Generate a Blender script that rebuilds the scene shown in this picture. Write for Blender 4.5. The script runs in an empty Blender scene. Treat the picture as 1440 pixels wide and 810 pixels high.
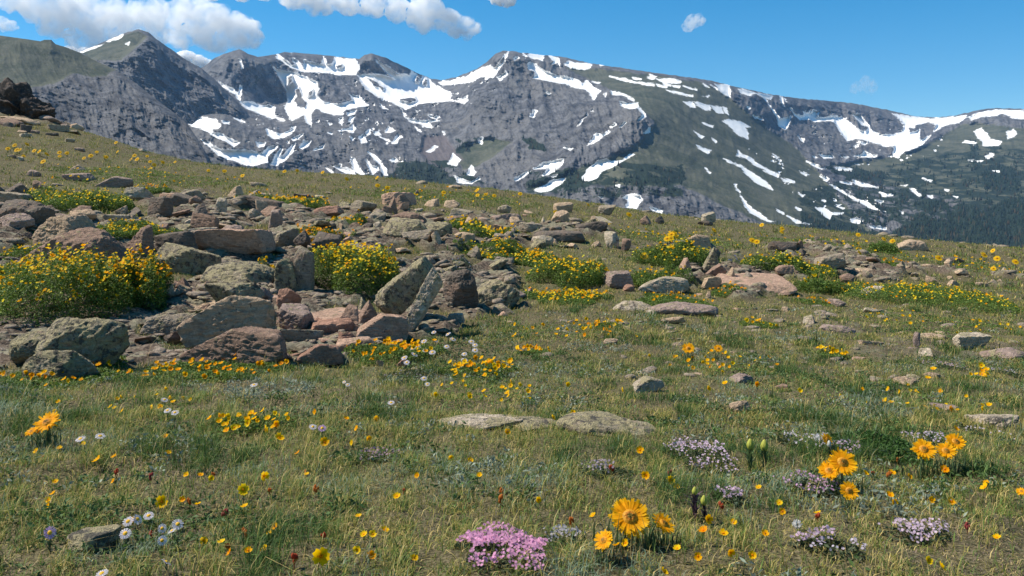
import bpy, bmesh, math, random
import numpy as np
from mathutils import Vector, Matrix, Euler

SEED = 11
rng = np.random.default_rng(SEED)
random.seed(SEED)
scene = bpy.context.scene
COL = scene.collection
R = math.radians

# ------------------------------------------------------------------ camera frame
F, CX, EYE = 1247.0, 720.0, 300.0      # focal length, middle column and eye-level row of a 1440 x 810 frame

# ------------------------------------------------------------------ noise
_perm = rng.permutation(256)
_perm = np.concatenate([_perm, _perm, _perm])
_g = rng.normal(size=(256, 3)); _g /= np.linalg.norm(_g, axis=1)[:, None]

def perlin(p):
    p = np.asarray(p, dtype=np.float64)
    i = np.floor(p).astype(np.int64); f = p - i
    i &= 255
    u = f * f * f * (f * (f * 6 - 15) + 10)
    out = 0
    for dx in (0, 1):
        wx = u[:, 0] if dx else 1 - u[:, 0]
        for dy in (0, 1):
            wy = u[:, 1] if dy else 1 - u[:, 1]
            for dz in (0, 1):
                wz = u[:, 2] if dz else 1 - u[:, 2]
                h = _perm[_perm[_perm[(i[:, 0] + dx) & 255] + ((i[:, 1] + dy) & 255)] + ((i[:, 2] + dz) & 255)]
                g = _g[h]
                d = g[:, 0] * (f[:, 0] - dx) + g[:, 1] * (f[:, 1] - dy) + g[:, 2] * (f[:, 2] - dz)
                out = out + wx * wy * wz * d
    return out * 1.6

def fbm(p, octv=4, lac=2.05, gain=0.5, ridged=False):
    a, s, t = 1.0, 0, 0.0
    p = np.asarray(p, dtype=np.float64)
    for k in range(octv):
        n = perlin(p + 17.3 * k)
        if ridged: n = 1 - 2 * np.abs(n)
        s = s + a * n; t += a
        a *= gain; p = p * lac
    return s / t

def p3(x, y, z=0.0):
    x = np.asarray(x, float); y = np.asarray(y, float)
    return np.stack([x, y, np.zeros_like(x) + z], axis=-1).reshape(-1, 3)

# ------------------------------------------------------------------ mesh helpers
def mesh_np(name, V, T, mat=None, col=None, smooth=False, matidx=None, attrs=None):
    """V (n,3); T (m,3) triangles or (m,4) quads"""
    V = np.ascontiguousarray(V, dtype=np.float32); T = np.ascontiguousarray(T, dtype=np.int32)
    k = T.shape[1]
    me = bpy.data.meshes.new(name)
    me.vertices.add(len(V)); me.vertices.foreach_set('co', V.ravel())
    me.loops.add(T.size); me.loops.foreach_set('vertex_index', T.ravel())
    me.polygons.add(len(T)); me.polygons.foreach_set('loop_start', np.arange(len(T), dtype=np.int32) * k)
    if smooth: me.polygons.foreach_set('use_smooth', np.ones(len(T), dtype=bool))
    if matidx is not None: me.polygons.foreach_set('material_index', np.asarray(matidx, dtype=np.int32))
    me.update(calc_edges=True)
    if col is not None:
        c = np.ones((len(V), 4), dtype=np.float32); c[:, :3] = col
        at = me.color_attributes.new(name='Col', type='FLOAT_COLOR', domain='POINT')
        at.data.foreach_set('color', c.ravel())
    for k2, v in (attrs or {}).items():
        at = me.attributes.new(name=k2, type='FLOAT', domain='POINT')
        at.data.foreach_set('value', np.ascontiguousarray(v, dtype=np.float32))
    for m in (mat if isinstance(mat, (list, tuple)) else [mat] if mat else []):
        me.materials.append(m)
    return me

def obj(name, me, parent=None, loc=(0, 0, 0), rot=(0, 0, 0), scale=(1, 1, 1)):
    o = bpy.data.objects.new(name, me); COL.objects.link(o)
    o.location = loc; o.rotation_euler = rot
    o.scale = scale if hasattr(scale, '__len__') else (scale,) * 3
    if parent: o.parent = parent
    return o

def tag(o, label=None, cat=None, group=None, kind=None):
    if label: o['label'] = label
    if cat: o['category'] = cat
    if group: o['group'] = group
    if kind: o['kind'] = kind
    return o

class Geo:
    """collects triangle sets with a material index"""
    def __init__(s): s.V, s.T, s.M, s.C, s.n = [], [], [], [], 0
    def add(s, V, T, m=0, c=(1, 1, 1)):
        V = np.asarray(V, float); T = np.asarray(T, int)
        s.V.append(V); s.T.append(T + s.n); s.M.append(np.full(len(T), m)); s.n += len(V)
        s.C.append(np.broadcast_to(np.asarray(c, float), (len(V), 3)))
    def mesh(s, name, mats, smooth=False):
        return mesh_np(name, np.concatenate(s.V), np.concatenate(s.T), mats, np.concatenate(s.C), smooth, np.concatenate(s.M))

def grid_tris(nr, nc):
    i = np.arange(nr * nc).reshape(nr, nc)
    a, b, c, d = i[:-1, :-1].ravel(), i[:-1, 1:].ravel(), i[1:, 1:].ravel(), i[1:, :-1].ravel()
    return np.concatenate([np.stack([a, b, c], 1), np.stack([a, c, d], 1)])

_ico = {}
def ico(n):
    if n not in _ico:
        bm = bmesh.new(); bmesh.ops.create_icosphere(bm, subdivisions=n, radius=1)
        V = np.array([v.co[:] for v in bm.verts]); T = np.array([[v.index for v in f.verts] for f in bm.faces]); bm.free()
        V /= np.linalg.norm(V, axis=1)[:, None]
        _ico[n] = (V, T)
    return _ico[n]

def tube(P, r, seg=5):
    """tapered tube along points P with radii r"""
    P = np.asarray(P, float); n = len(P); r = np.broadcast_to(np.asarray(r, float), (n,))
    t = np.gradient(P, axis=0); t /= np.linalg.norm(t, axis=1)[:, None] + 1e-9
    ref = np.array([1.0, 0.13, 0.05])
    u = np.cross(t, ref); u /= np.linalg.norm(u, axis=1)[:, None] + 1e-9
    v = np.cross(t, u)
    a = np.linspace(0, 2 * math.pi, seg, endpoint=False)
    V = P[:, None, :] + r[:, None, None] * (np.cos(a)[None, :, None] * u[:, None, :] + np.sin(a)[None, :, None] * v[:, None, :])
    T = []
    for i in range(n - 1):
        for k in range(seg):
            p, q = i * seg + k, i * seg + (k + 1) % seg
            T += [(p, q, q + seg), (p, q + seg, p + seg)]
    return V.reshape(-1, 3), np.array(T)

def rot_to(nrm):
    """3x3 matrix turning +Z to nrm"""
    return np.array(Vector((0, 0, 1)).rotation_difference(Vector(nrm).normalized()).to_matrix())

def inpoly(px, py, poly):
    poly = np.asarray(poly, float); x0, y0 = poly[:, 0], poly[:, 1]; x1, y1 = np.roll(x0, -1), np.roll(y0, -1)
    c = np.zeros(px.shape, bool)
    for a, b, d, e in zip(x0, y0, x1, y1):
        if b == e: continue
        m = ((b > py) != (e > py)) & (px < (d - a) * (py - b) / (e - b) + a)
        c ^= m
    return c

def sdpoly(px, py, poly):
    """signed distance, positive inside"""
    poly = np.asarray(poly, float); A = poly; B = np.roll(poly, -1, axis=0)
    d = np.full(px.shape, 1e9)
    for a, b in zip(A, B):
        e = b - a; L = (e @ e) + 1e-9
        t = np.clip(((px - a[0]) * e[0] + (py - a[1]) * e[1]) / L, 0, 1)
        d = np.minimum(d, np.hypot(px - a[0] - t * e[0], py - a[1] - t * e[1]))
    return np.where(inpoly(px, py, poly), d, -d)

# ------------------------------------------------------------------ node helpers
def new_mat(name):
    m = bpy.data.materials.new(name); m.use_nodes = True
    nt = m.node_tree; nt.nodes.clear()
    return m, nt

class N:
    def __init__(s, nt): s.nt = nt
    def __call__(s, typ, ins=None, **props):
        n = s.nt.nodes.new(typ)
        for k, v in props.items(): setattr(n, k, v)
        for k, v in (ins or {}).items():
            sock = n.inputs[k]
            if isinstance(v, bpy.types.NodeSocket): s.nt.links.new(v, sock)
            else:
                if sock.type == 'RGBA' and len(v) == 3: v = (*v, 1)
                sock.default_value = v
        return n
    def math(s, op, a, b=0.0, c=None, clamp=False):
        d = {0: a, 1: b}
        if c is not None: d[2] = c
        return s('ShaderNodeMath', d, operation=op, use_clamp=clamp).outputs[0]
    def mix(s, f, a, b, blend='MIX'):
        n = s.nt.nodes.new('ShaderNodeMix'); n.data_type = 'RGBA'; n.blend_type = blend
        for k, v in ((0, f), (6, a), (7, b)):
            if isinstance(v, bpy.types.NodeSocket): s.nt.links.new(v, n.inputs[k])
            else: n.inputs[k].default_value = (*v, 1) if hasattr(v, '__len__') and len(v) == 3 else v
        return n.outputs[2]
    def noise(s, vec, scale, detail=4, rough=0.55, dist=0.0):
        return s('ShaderNodeTexNoise', {'Vector': vec, 'Scale': scale, 'Detail': detail, 'Roughness': rough, 'Distortion': dist}).outputs['Fac']
    def ramp(s, f, lo, hi):
        n = s('ShaderNodeMapRange', {0: f, 1: lo, 2: hi, 3: 0.0, 4: 1.0}); n.interpolation_type = 'SMOOTHSTEP'
        return n.outputs[0]
    def attr(s, name): return s('ShaderNodeAttribute', attribute_name=name)
    def scale(s, col, f):
        return s.mix(1.0, col, s('ShaderNodeCombineColor', {0: f, 1: f, 2: f}).outputs[0], 'MULTIPLY')
    def out(s, surf=None, vol=None):
        o = s.nt.nodes.new('ShaderNodeOutputMaterial')
        if surf: s.nt.links.new(surf, o.inputs['Surface'])
        if vol: s.nt.links.new(vol, o.inputs['Volume'])
    def pos(s): return s.nt.nodes.new('ShaderNodeNewGeometry').outputs['Position']

# ------------------------------------------------------------------ camera, light, sky
cam = bpy.data.cameras.new('camera'); co = bpy.data.objects.new('camera', cam); COL.objects.link(co)
co.location = (0, 0, 0); co.rotation_euler = (R(90), 0, 0)
cam.sensor_width = 36; cam.lens = 36 * F / 1440; cam.shift_y = -(405 - EYE) / 1440
cam.clip_start = 0.05; cam.clip_end = 60000
scene.camera = co

SUN = Vector((-0.62, 0.07, 0.78)).normalized()
SUN_EL = math.asin(SUN.z); SUN_AZ = math.atan2(SUN.x, SUN.y)
sl = bpy.data.lights.new('sun', 'SUN'); sl.energy = 5.0; sl.angle = R(0.53); sl.color = (1.0, 0.93, 0.81)
so = bpy.data.objects.new('sun', sl); COL.objects.link(so)
so.rotation_euler = (-SUN).to_track_quat('-Z', 'Y').to_euler(); so.location = (-20, 15, 40)

w = bpy.data.worlds.new('World'); scene.world = w; w.use_nodes = True
wn = w.node_tree; bg = wn.nodes['Background']
sky = wn.nodes.new('ShaderNodeTexSky'); sky.sky_type = 'NISHITA'; sky.sun_disc = False
sky.sun_elevation = SUN_EL; sky.sun_rotation = SUN_AZ; sky.altitude = 3600; sky.air_density = 1.35; sky.dust_density = 0.25; sky.ozone_density = 2.2
hs = wn.nodes.new('ShaderNodeHueSaturation'); hs.inputs['Saturation'].default_value = 1.5; hs.inputs['Hue'].default_value = 0.491
wn.links.new(sky.outputs[0], hs.inputs['Color']); wn.links.new(hs.outputs[0], bg.inputs[0]); bg.inputs[1].default_value = 0.096

scene.view_settings.view_transform = 'Standard'; scene.view_settings.look = 'None'
scene.view_settings.exposure = 0.55; scene.view_settings.gamma = 1.0
try: scene.view_settings.use_curve_mapping = False
except Exception: pass
cy = scene.cycles
cy.max_bounces = 14; cy.diffuse_bounces = 2; cy.glossy_bounces = 2; cy.transmission_bounces = 3
cy.volume_bounces = 8; cy.transparent_max_bounces = 12; cy.caustics_reflective = False; cy.caustics_refractive = False
cy.use_denoising = True
# ------------------------------------------------------------------ the tundra slope: height of the ground at (X, Y)
# each profile: column of the frame, then (distance, row) pairs up to the crest
PROF = {
 -300: [(1.5, 800), (2.8, 596), (4.6, 500), (6.5, 395), (9, 310), (14, 235), (20, 172), (38, 92)],
 0:    [(1.5, 800), (2.8, 602), (4.6, 518), (6.5, 432), (9, 350), (14, 278), (20, 222), (34, 152)],
 100:  [(1.5, 798), (2.8, 603), (4.8, 510), (6.8, 425), (9.2, 347), (14, 283), (20, 233), (31, 181)],
 285:  [(1.55, 795), (2.8, 605), (5, 500), (7, 420), (9.5, 350), (14, 290), (20, 253), (28, 231)],
 500:  [(1.55, 788), (2.8, 608), (5.2, 494), (7.5, 420), (10, 352), (15, 295), (20, 268), (26, 248)],
 720:  [(1.6, 778), (2.8, 610), (5.5, 485), (8, 422), (11, 357), (16, 303), (20, 284), (24, 271)],
 900:  [(1.6, 779), (2.7, 614), (5.5, 487), (8, 426), (11, 371), (15.5, 328), (19, 311), (23, 299)],
 1100: [(1.6, 780), (2.7, 615), (5.5, 490), (8, 432), (11, 388), (15, 350), (18, 332), (21, 320)],
 1440: [(1.6, 785), (2.7, 620), (5.5, 500), (8, 448), (11, 412), (14, 384), (16.5, 366), (19, 352)],
 1740: [(1.6, 790), (2.7, 630), (5.5, 510), (8, 465), (11, 434), (14, 410), (16.5, 395), (19, 384)],
}
def pchip(xs, ys, x):
    xs, ys = np.asarray(xs, float), np.asarray(ys, float)
    h = np.diff(xs); d = np.diff(ys) / h
    m = np.zeros(len(xs)); m[0], m[-1] = d[0], d[-1]
    for i in range(1, len(xs) - 1):
        if d[i - 1] * d[i] > 0:
            w1, w2 = 2 * h[i] + h[i - 1], h[i] + 2 * h[i - 1]
            m[i] = (w1 + w2) / (w1 / d[i - 1] + w2 / d[i])
    k = np.clip(np.searchsorted(xs, x) - 1, 0, len(xs) - 2)
    t = (x - xs[k]) / h[k]
    return ((1 + 2 * t) * (1 - t) ** 2 * ys[k] + t * (1 - t) ** 2 * h[k] * m[k] + t * t * (3 - 2 * t) * ys[k + 1] + t * t * (t - 1) * h[k] * m[k + 1])

_cols = np.array(sorted(PROF)); _acol = (_cols - CX) / F
LT = np.linspace(math.log(0.5), math.log(900), 420); YT = np.exp(LT)
_tab = []
for c in _cols:
    p = PROF[c]; ys = np.array([q[0] for q in p]); zs = np.array([(EYE - q[1]) / F * q[0] for q in p])
    z = pchip(ys, zs, np.clip(YT, ys[0], ys[-1]))
    s0 = (zs[1] - zs[0]) / (ys[1] - ys[0])
    z = np.where(YT < ys[0], zs[0] + s0 * (YT - ys[0]), z)
    d = YT - ys[-1]
    ray = zs[-1] / ys[-1]
    s1 = (zs[-1] - zs[-2]) / (ys[-1] - ys[-2])
    beyond = zs[-1] + s1 * d * np.exp(-d / 4) - 0.42 * np.maximum(d - 1.0, 0) ** 2 / (np.maximum(d, 0) + 12) + np.minimum(ray, 0) * d
    z = np.where(d > 0, beyond, z)
    _tab.append(z)
_tab = np.array(_tab)
AT = np.linspace(_acol[0], _acol[-1], 160)
TAB = np.stack([pchip(_acol, _tab[:, j], AT) for j in range(len(YT))], axis=1)

def base_z(X, Y):
    X = np.asarray(X, float); Y = np.asarray(Y, float)
    a = np.clip(X / np.maximum(Y, 1.5), AT[0], AT[-1])
    u = (a - AT[0]) / (AT[1] - AT[0]); v = (np.log(np.clip(Y, 0.5, 899)) - LT[0]) / (LT[1] - LT[0])
    i = np.clip(u.astype(int), 0, len(AT) - 2); j = np.clip(v.astype(int), 0, len(YT) - 2)
    fu, fv = u - i, v - j
    z = (TAB[i, j] * (1 - fu) + TAB[i + 1, j] * fu) * (1 - fv) + (TAB[i, j + 1] * (1 - fu) + TAB[i + 1, j + 1] * fu) * fv
    return np.where(Y < 0.5, z + 0.02 * (Y - 0.5), z)

def ground_z(X, Y):
    X = np.asarray(X, float); Y = np.asarray(Y, float)
    sh = X.shape; x, y = X.ravel(), Y.ravel()
    k = np.clip((y - 1) / 10, 0.15, 1.0)
    b = 0.055 * k * fbm(p3(x * 0.55, y * 0.45, 3.1), 3) + 0.018 * perlin(p3(x * 4.2, y * 4.2, 8.2)) + 0.008 * perlin(p3(x * 11, y * 11, 1.2))
    far = np.clip((y - 40) / 200, 0, 1)
    b = b + _rough(x, y) + far * 6 * fbm(p3(x * 0.02, y * 0.02, 5.5), 3)
    return base_z(X, Y) + b.reshape(sh)

def _rough(x, y):
    st = stony_fast(x, y); q = p3(x, y, 0)
    return st * (0.075 * np.maximum(fbm(q * 1.9, 3, ridged=True), -.4) + 0.035 * fbm(q * 6.5, 3, ridged=True) - .01) * np.clip(y / 7, .3, 1.6)
_STT = None
def stony_fast(x, y):
    global _STT
    if _STT is None:
        A, L = np.meshgrid(np.linspace(-.9, .9, 620), np.linspace(math.log(.8), math.log(60), 520), indexing='ij')
        Yg = np.exp(L); _STT = stony((A * Yg).ravel(), Yg.ravel()).reshape(A.shape)
    u = np.clip((x / np.maximum(y, .3) + .9) / 1.8 * 619, 0, 618.99); v = np.clip((np.log(np.maximum(y, .8)) - math.log(.8)) / (math.log(60) - math.log(.8)) * 519, 0, 518.99)
    i, j = u.astype(int), v.astype(int); fu, fv = u - i, v - j
    return ((_STT[i, j] * (1 - fu) + _STT[i + 1, j] * fu) * (1 - fv) + (_STT[i, j + 1] * (1 - fu) + _STT[i + 1, j + 1] * fu) * fv) * (y > 1) * (y < 59)

def to_px(X, Y, Z): return CX + F * X / Y, EYE - F * Z / Y

_yy = np.exp(np.linspace(math.log(1.1), math.log(45), 900))
def at(px, py):
    """the point of the ground seen at a pixel"""
    a = (px - CX) / F
    z = base_z(a * _yy, _yy); row = EYE - F * z / _yy
    k = np.where(row <= py)[0]
    k = k[0] if len(k) else int(np.argmin(row))
    if k > 0 and row[k] <= py:
        t = (row[k - 1] - py) / (row[k - 1] - row[k] + 1e-9); Y = _yy[k - 1] + t * (_yy[k] - _yy[k - 1])
    else: Y = _yy[k]
    X = a * Y
    return float(X), float(Y), float(ground_z(np.array([X]), np.array([Y]))[0])

def at_many(px, py):
    a = (np.asarray(px, float) - CX) / F; yy = _yy[::2]
    row = EYE - F * base_z(a[:, None] * yy[None], np.repeat(yy[None], len(a), 0)) / yy[None]
    hit = row <= np.asarray(py, float)[:, None]; k = np.where(hit.any(1), hit.argmax(1), row.argmin(1)); i = np.arange(len(a)); k0 = np.maximum(k - 1, 0)
    t = np.clip((row[i, k0] - py) / (row[i, k0] - row[i, k] + 1e-9), 0, 1); Y = yy[k0] + t * (yy[k] - yy[k0]); X = a * Y
    return X, Y, ground_z(X, Y)

# bare, stony ground (columns and rows of the frame, kept as places on the slope)
STONY = [
 [(-60, 262), (30, 262), (90, 300), (180, 300), (240, 270), (420, 285), (500, 292), (640, 296), (760, 312), (860, 322), (860, 345), (740, 348), (735, 400), (745, 435), (670, 462), (600, 478), (520, 500), (480, 520), (380, 520), (260, 522), (190, 525), (120, 535), (0, 530), (-60, 528)],
 [(840, 340), (900, 345), (1000, 345), (1020, 362), (1160, 372), (1090, 420), (960, 425), (870, 410), (850, 400), (900, 390), (960, 385)],
 [(1075, 345), (1180, 340), (1250, 366), (1440, 386), (1500, 395), (1500, 408), (1430, 402), (1250, 400), (1160, 392), (1080, 372)],
 [(-40, 118), (60, 160), (105, 182), (60, 176), (-40, 160)],
 [(1140, 440), (1210, 452), (1230, 475), (1150, 470)], [(1330, 480), (1440, 480), (1440, 510), (1350, 505)],
 [(1200, 470), (1340, 465), (1330, 500), (1240, 520), (1190, 500)],
]
def stony(X, Y):
    Z = base_z(X, Y); px, py = to_px(X, np.maximum(Y, 0.3), Z)
    n = fbm(p3(X * 1.3, Y * 1.1, 9.0), 3)
    n2 = fbm(p3(X * 1.7 + 3, Y * .95, 4.0), 3)
    m = np.zeros_like(px)
    for k, poly in enumerate(STONY):
        d = sdpoly(px, py, poly)
        if k < 3: d = np.minimum(d, 26) - 110 * np.clip(n2 + .06, 0, 1)
        m = np.maximum(m, np.clip((d + n * (26 if k < 3 else 16) - 1) / 9, 0, 1 if k < 4 else .45))
    return m * (Y < 60)

# ground sheet
nY, nA = 460, 420
ys = np.concatenate([np.linspace(-4, 0.55, 24), np.exp(np.linspace(math.log(0.6), math.log(42), 680)), np.exp(np.linspace(math.log(43.5), math.log(900), 80))])
aa = np.linspace(-1, 1, nA); aa = aa * 0.86
YY, AA = np.meshgrid(ys, aa, indexing='ij'); XX = AA * (np.maximum(YY, 0) + 1.6) * 1.0
ZZ = ground_z(XX, YY)
ST = stony(XX.ravel(), YY.ravel())
m, nt = new_mat('meadow_soil'); n = N(nt); pos = n.pos()
st = n.attr('stony').outputs['Fac']
n1 = n.noise(pos, 5.0, 8, .7); n9 = n.noise(pos, 130, 5, .7); n2 = n.noise(pos, 40, 6, 0.65); n3 = n.noise(pos, 0.8, 3)
soil = n.mix(n1, (0.065, 0.066, 0.026), (0.16, 0.13, 0.065)); soil = n.mix(n.ramp(n3, 0.45, 0.65), soil, (0.12, 0.118, 0.05))
grav = n.mix(n.ramp(n2, .3, .7), (0.035, 0.026, 0.020), (0.20, 0.15, 0.112)); grav = n.mix(n.ramp(n1, .45, .6), grav, n.mix(n2, (0.09, 0.085, 0.045), (0.33, 0.30, 0.22)))
c = n.mix(st, n.mix(n.ramp(n9, .38, .62), n.scale(soil, .45), n.mix(n2, n.scale(soil, 1.5), (.19, .15, .10))), grav)
bmp = n('ShaderNodeBump', {'Strength': 0.8, 'Distance': 0.02, 'Height': n2})
b = n('ShaderNodeBsdfPrincipled', {'Base Color': c, 'Roughness': 0.95, 'Specular IOR Level': 0.1, 'Normal': bmp.outputs[0]})
n.out(b.outputs[0]); MAT_SOIL = m
g = obj('ground', mesh_np('ground', np.stack([XX, YY, ZZ], -1).reshape(-1, 3), grid_tris(*XX.shape)[:, ::-1], MAT_SOIL, smooth=True, attrs={'stony': ST}))
tag(g, 'sloping alpine tundra ground under the grass, flowers and stones', 'ground', kind='structure')
# ------------------------------------------------------------------ mountains: surfaces given by their distance, with relief
def rbf(pts, ev, smooth=0.5):
    P = np.array([(p[0] / 100, p[1] / 60) for p in pts]); v = np.array([p[2] for p in pts], float)
    def k(r): return np.sqrt(r * r + 0.05)
    A = k(np.linalg.norm(P[:, None] - P[None], axis=-1)) ; n_ = len(P)
    A = A + np.eye(n_) * 1e-6
    Q = np.c_[np.ones(n_), P]
    M = np.block([[A, Q], [Q.T, np.zeros((3, 3))]])
    s = np.linalg.solve(M, np.r_[v, 0, 0, 0])
    out = np.full(ev.shape[0], s[n_]); E = ev / np.array([100, 60])
    out = out + E @ s[n_ + 1:]
    for i in range(n_): out += s[i] * k(np.hypot(E[:, 0] - P[i, 0], E[:, 1] - P[i, 1]))
    return out

def snowset(sets):
    pol, holes = [], []
    for ox, oy, s, ps, hs in sets:
        for p in ps: pol.append([(ox + u / s, oy + v / s) for u, v in p])
        for p in hs: holes.append([(ox + u / s, oy + v / s) for u, v in p])
    return pol, holes

def region(px, py, polys, soft=4.0, lim=8.0):
    d = np.full(px.shape, -lim)
    for p in polys:
        q = np.asarray(p); mm = (px > q[:, 0].min() - lim) & (px < q[:, 0].max() + lim) & (py > q[:, 1].min() - lim) & (py < q[:, 1].max() + lim)
        if mm.any(): d[mm] = np.maximum(d[mm], np.clip(sdpoly(px[mm], py[mm], p), -lim, lim))
    return d

def mountain(name, top, bottom, dpts, x0, x1, nx, nyr, relief, snow, holes, green, forest, scree, label, jag=0.8, dmin=700.0, skew=0.35, half=(), flecks=()):
    xs = np.linspace(x0, x1, nx)
    tp = np.array(top, float); T = np.interp(xs, tp[:, 0], tp[:, 1])
    T = T + jag * fbm(p3(xs / 9.0, xs * 0 + 2.2), 4) * 1.6
    t = np.linspace(0, 1, nyr) ** 1.0
    PX = np.repeat(xs[None], nyr, 0); PY = T[None] + t[:, None] * (bottom - T[None])
    px, py = PX.ravel(), PY.ravel()
    ev = np.stack([px, py], 1)
    D = rbf(dpts, ev)
    gr = np.clip((region(px, py, green) + 5 * fbm(p3(px / 30, py / 20, 4), 3)) / 6 + 0.4, 0, 1)
    fo = np.clip((region(px, py, forest) + 10 * fbm(p3(px / 14, py / 8, 7), 3)) / 3 + 0.4, 0, 1)
    for hp in half: fo = np.clip(fo + .54 * np.clip(region(px, py, [hp]) / 6 + .5, 0, 1) * (fo < .4), 0, 1)
    sn = region(px, py, snow)
    fleck = fbm(p3((px + .5 * py) / 7, (py - .2 * px) / 4.5, 12.5), 4)
    sn = np.maximum(sn, np.clip((fleck - .37) * 26, -8, 3) * 1.0 - 9 * (1 - np.clip(region(px, py, flecks) / 6 + .5, 0, 1)) if flecks else sn)
    if holes: sn = np.minimum(sn, -region(px, py, holes, lim=8.0))
    sc = np.clip(region(px, py, scree) / 5 + 0.5, 0, 1)
    rug = relief * (1 - 0.72 * gr) * (1 - 0.7 * np.clip(sn / 3 + 0.3, 0, 1)) * (1 - 0.6 * sc)
    ramp = np.clip((py - np.repeat(T[None], nyr, 0).ravel()) / 10, 0.05, 1)
    wx = px + 10 * fbm(p3(px / 60, py / 60, 1.7), 2); wy = py + 8 * fbm(p3(px / 60, py / 60, 6.1), 2)
    u = (wx - skew * wy); v = wy + 0.2 * wx
    nz = (1.25 * fbm(p3(u / 46, v / 80, 0.3), 3, ridged=True) + 0.55 * fbm(p3(u / 17, v / 30, 5.3), 3, ridged=True)
          + 0.16 * fbm(p3(u / 6.5, v / 11, 8.3), 3, ridged=True) + 0.10 * fbm(p3(px / 2.6, py / 2.6, 2.3), 2))
    nz2 = fbm(p3((px + 1.8 * py) / 40, (py - 0.35 * px) / 7, 3.3), 3, ridged=True)      # tilted ledges
    D = D - rug * ramp * (nz + 0.25 * nz2) * D / 3500
    D = np.maximum(D, dmin)
    X = (px - CX) / F * D; Z = (EYE - py) / F * D
    V = np.stack([X, D, Z], 1).reshape(nyr, nx, 3)
    # the far side of the crest
    back = []
    for k, (dd, dz) in enumerate(((60, 18), (220, 120), (600, 420), (1100, 900))):
        b_ = V[0].copy(); s = 1 + dd / b_[:, 1]; b_[:, 0] *= s; b_[:, 1] += dd; b_[:, 2] = np.maximum(b_[:, 2] - dz, -260); back.append(b_)
    V = np.concatenate([np.stack(back[::-1]), V]); nb = len(back)
    ext = lambda a: np.concatenate([np.repeat(a.reshape(nyr, nx)[:1], nb, 0), a.reshape(nyr, nx)]).ravel()
    me = mesh_np(name, V.reshape(-1, 3), grid_tris(nyr + nb, nx)[:, ::-1], MAT_MTN, smooth=True,
                 attrs={'snow': ext(sn), 'green': ext(gr), 'forest': ext(fo), 'scree': ext(sc)})
    o = tag(obj(name, me), label, 'mountain', kind='structure')
    return o, px, py, D, fo, sn

m, nt = new_mat('mountain_rock'); n = N(nt); pos = n.pos()
k1 = n.noise(pos, 0.02, 8, 0.62); k2 = n.noise(pos, 0.0035, 5, 0.6); k3 = n.noise(pos, 0.09, 5, 0.7); k4 = n.noise(pos, 0.008, 6, 0.65, 1.0)
rock = n.mix(n.ramp(k1, 0.3, 0.7), (0.040, 0.042, 0.048), (0.155, 0.155, 0.162))
rock = n.mix(n.ramp(k2, 0.4, 0.65), rock, n.mix(k1, (0.062, 0.061, 0.063), (0.205, 0.198, 0.192)))
rock = n.mix(n.ramp(k3, 0.52, 0.7), rock, (0.034, 0.034, 0.038))
turf = n.mix(n.ramp(k4, 0.35, 0.65), (0.046, 0.056, 0.036), (0.100, 0.102, 0.070)); turf = n.mix(n.ramp(k3, 0.5, 0.8), turf, (0.15, 0.14, 0.12))
gm = n.ramp(n.math('ADD', n.attr('green').outputs['Fac'], n.math('MULTIPLY', n.math('SUBTRACT', n.math('ADD', n.math('MULTIPLY', k4, .6), n.math('MULTIPLY', k1, .4)), 0.5), 2.0)), 0.34, 0.66)
c = n.mix(gm, rock, turf)
c = n.mix(n.math('MULTIPLY', n.attr('scree').outputs['Fac'], 0.85), c, n.mix(k3, (0.10, 0.082, 0.082), (0.16, 0.135, 0.13)))
fm = n.ramp(n.math('ADD', n.attr('forest').outputs['Fac'], n.math('MULTIPLY', n.math('SUBTRACT', n.noise(pos, 0.012, 6, 0.7), 0.5), 2.6)), 0.4, 0.55)
c = n.mix(fm, c, n.mix(k3, (0.009, 0.017, 0.014), (0.028, 0.042, 0.026)))
sd = n.math('ADD', n.attr('snow').outputs['Fac'], n.math('MULTIPLY', n.math('SUBTRACT', n.noise(pos, 0.022, 8, 0.75), 0.45), 11.0))
sm = n.ramp(sd, -0.6, 0.6)
c = n.mix(sm, c, n.mix(k1, (0.80, 0.79, 0.77), (0.9, 0.89, 0.87)))
bh = n.math('ADD', n.math('MULTIPLY', k1, 11.0), n.math('MULTIPLY', k3, 4.0))
bmp = n('ShaderNodeBump', {'Strength': n.math('SUBTRACT', 0.75, n.math('MULTIPLY', n.math('MAXIMUM', sm, n.math('MULTIPLY', gm, 0.6)), 0.8)), 'Distance': 1.0, 'Height': bh})
b = n('ShaderNodeBsdfPrincipled', {'Base Color': c, 'Roughness': 0.92, 'Specular IOR Level': 0.12, 'Normal': bmp.outputs[0]})
n.out(b.outputs[0]); MAT_MTN = m

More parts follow.
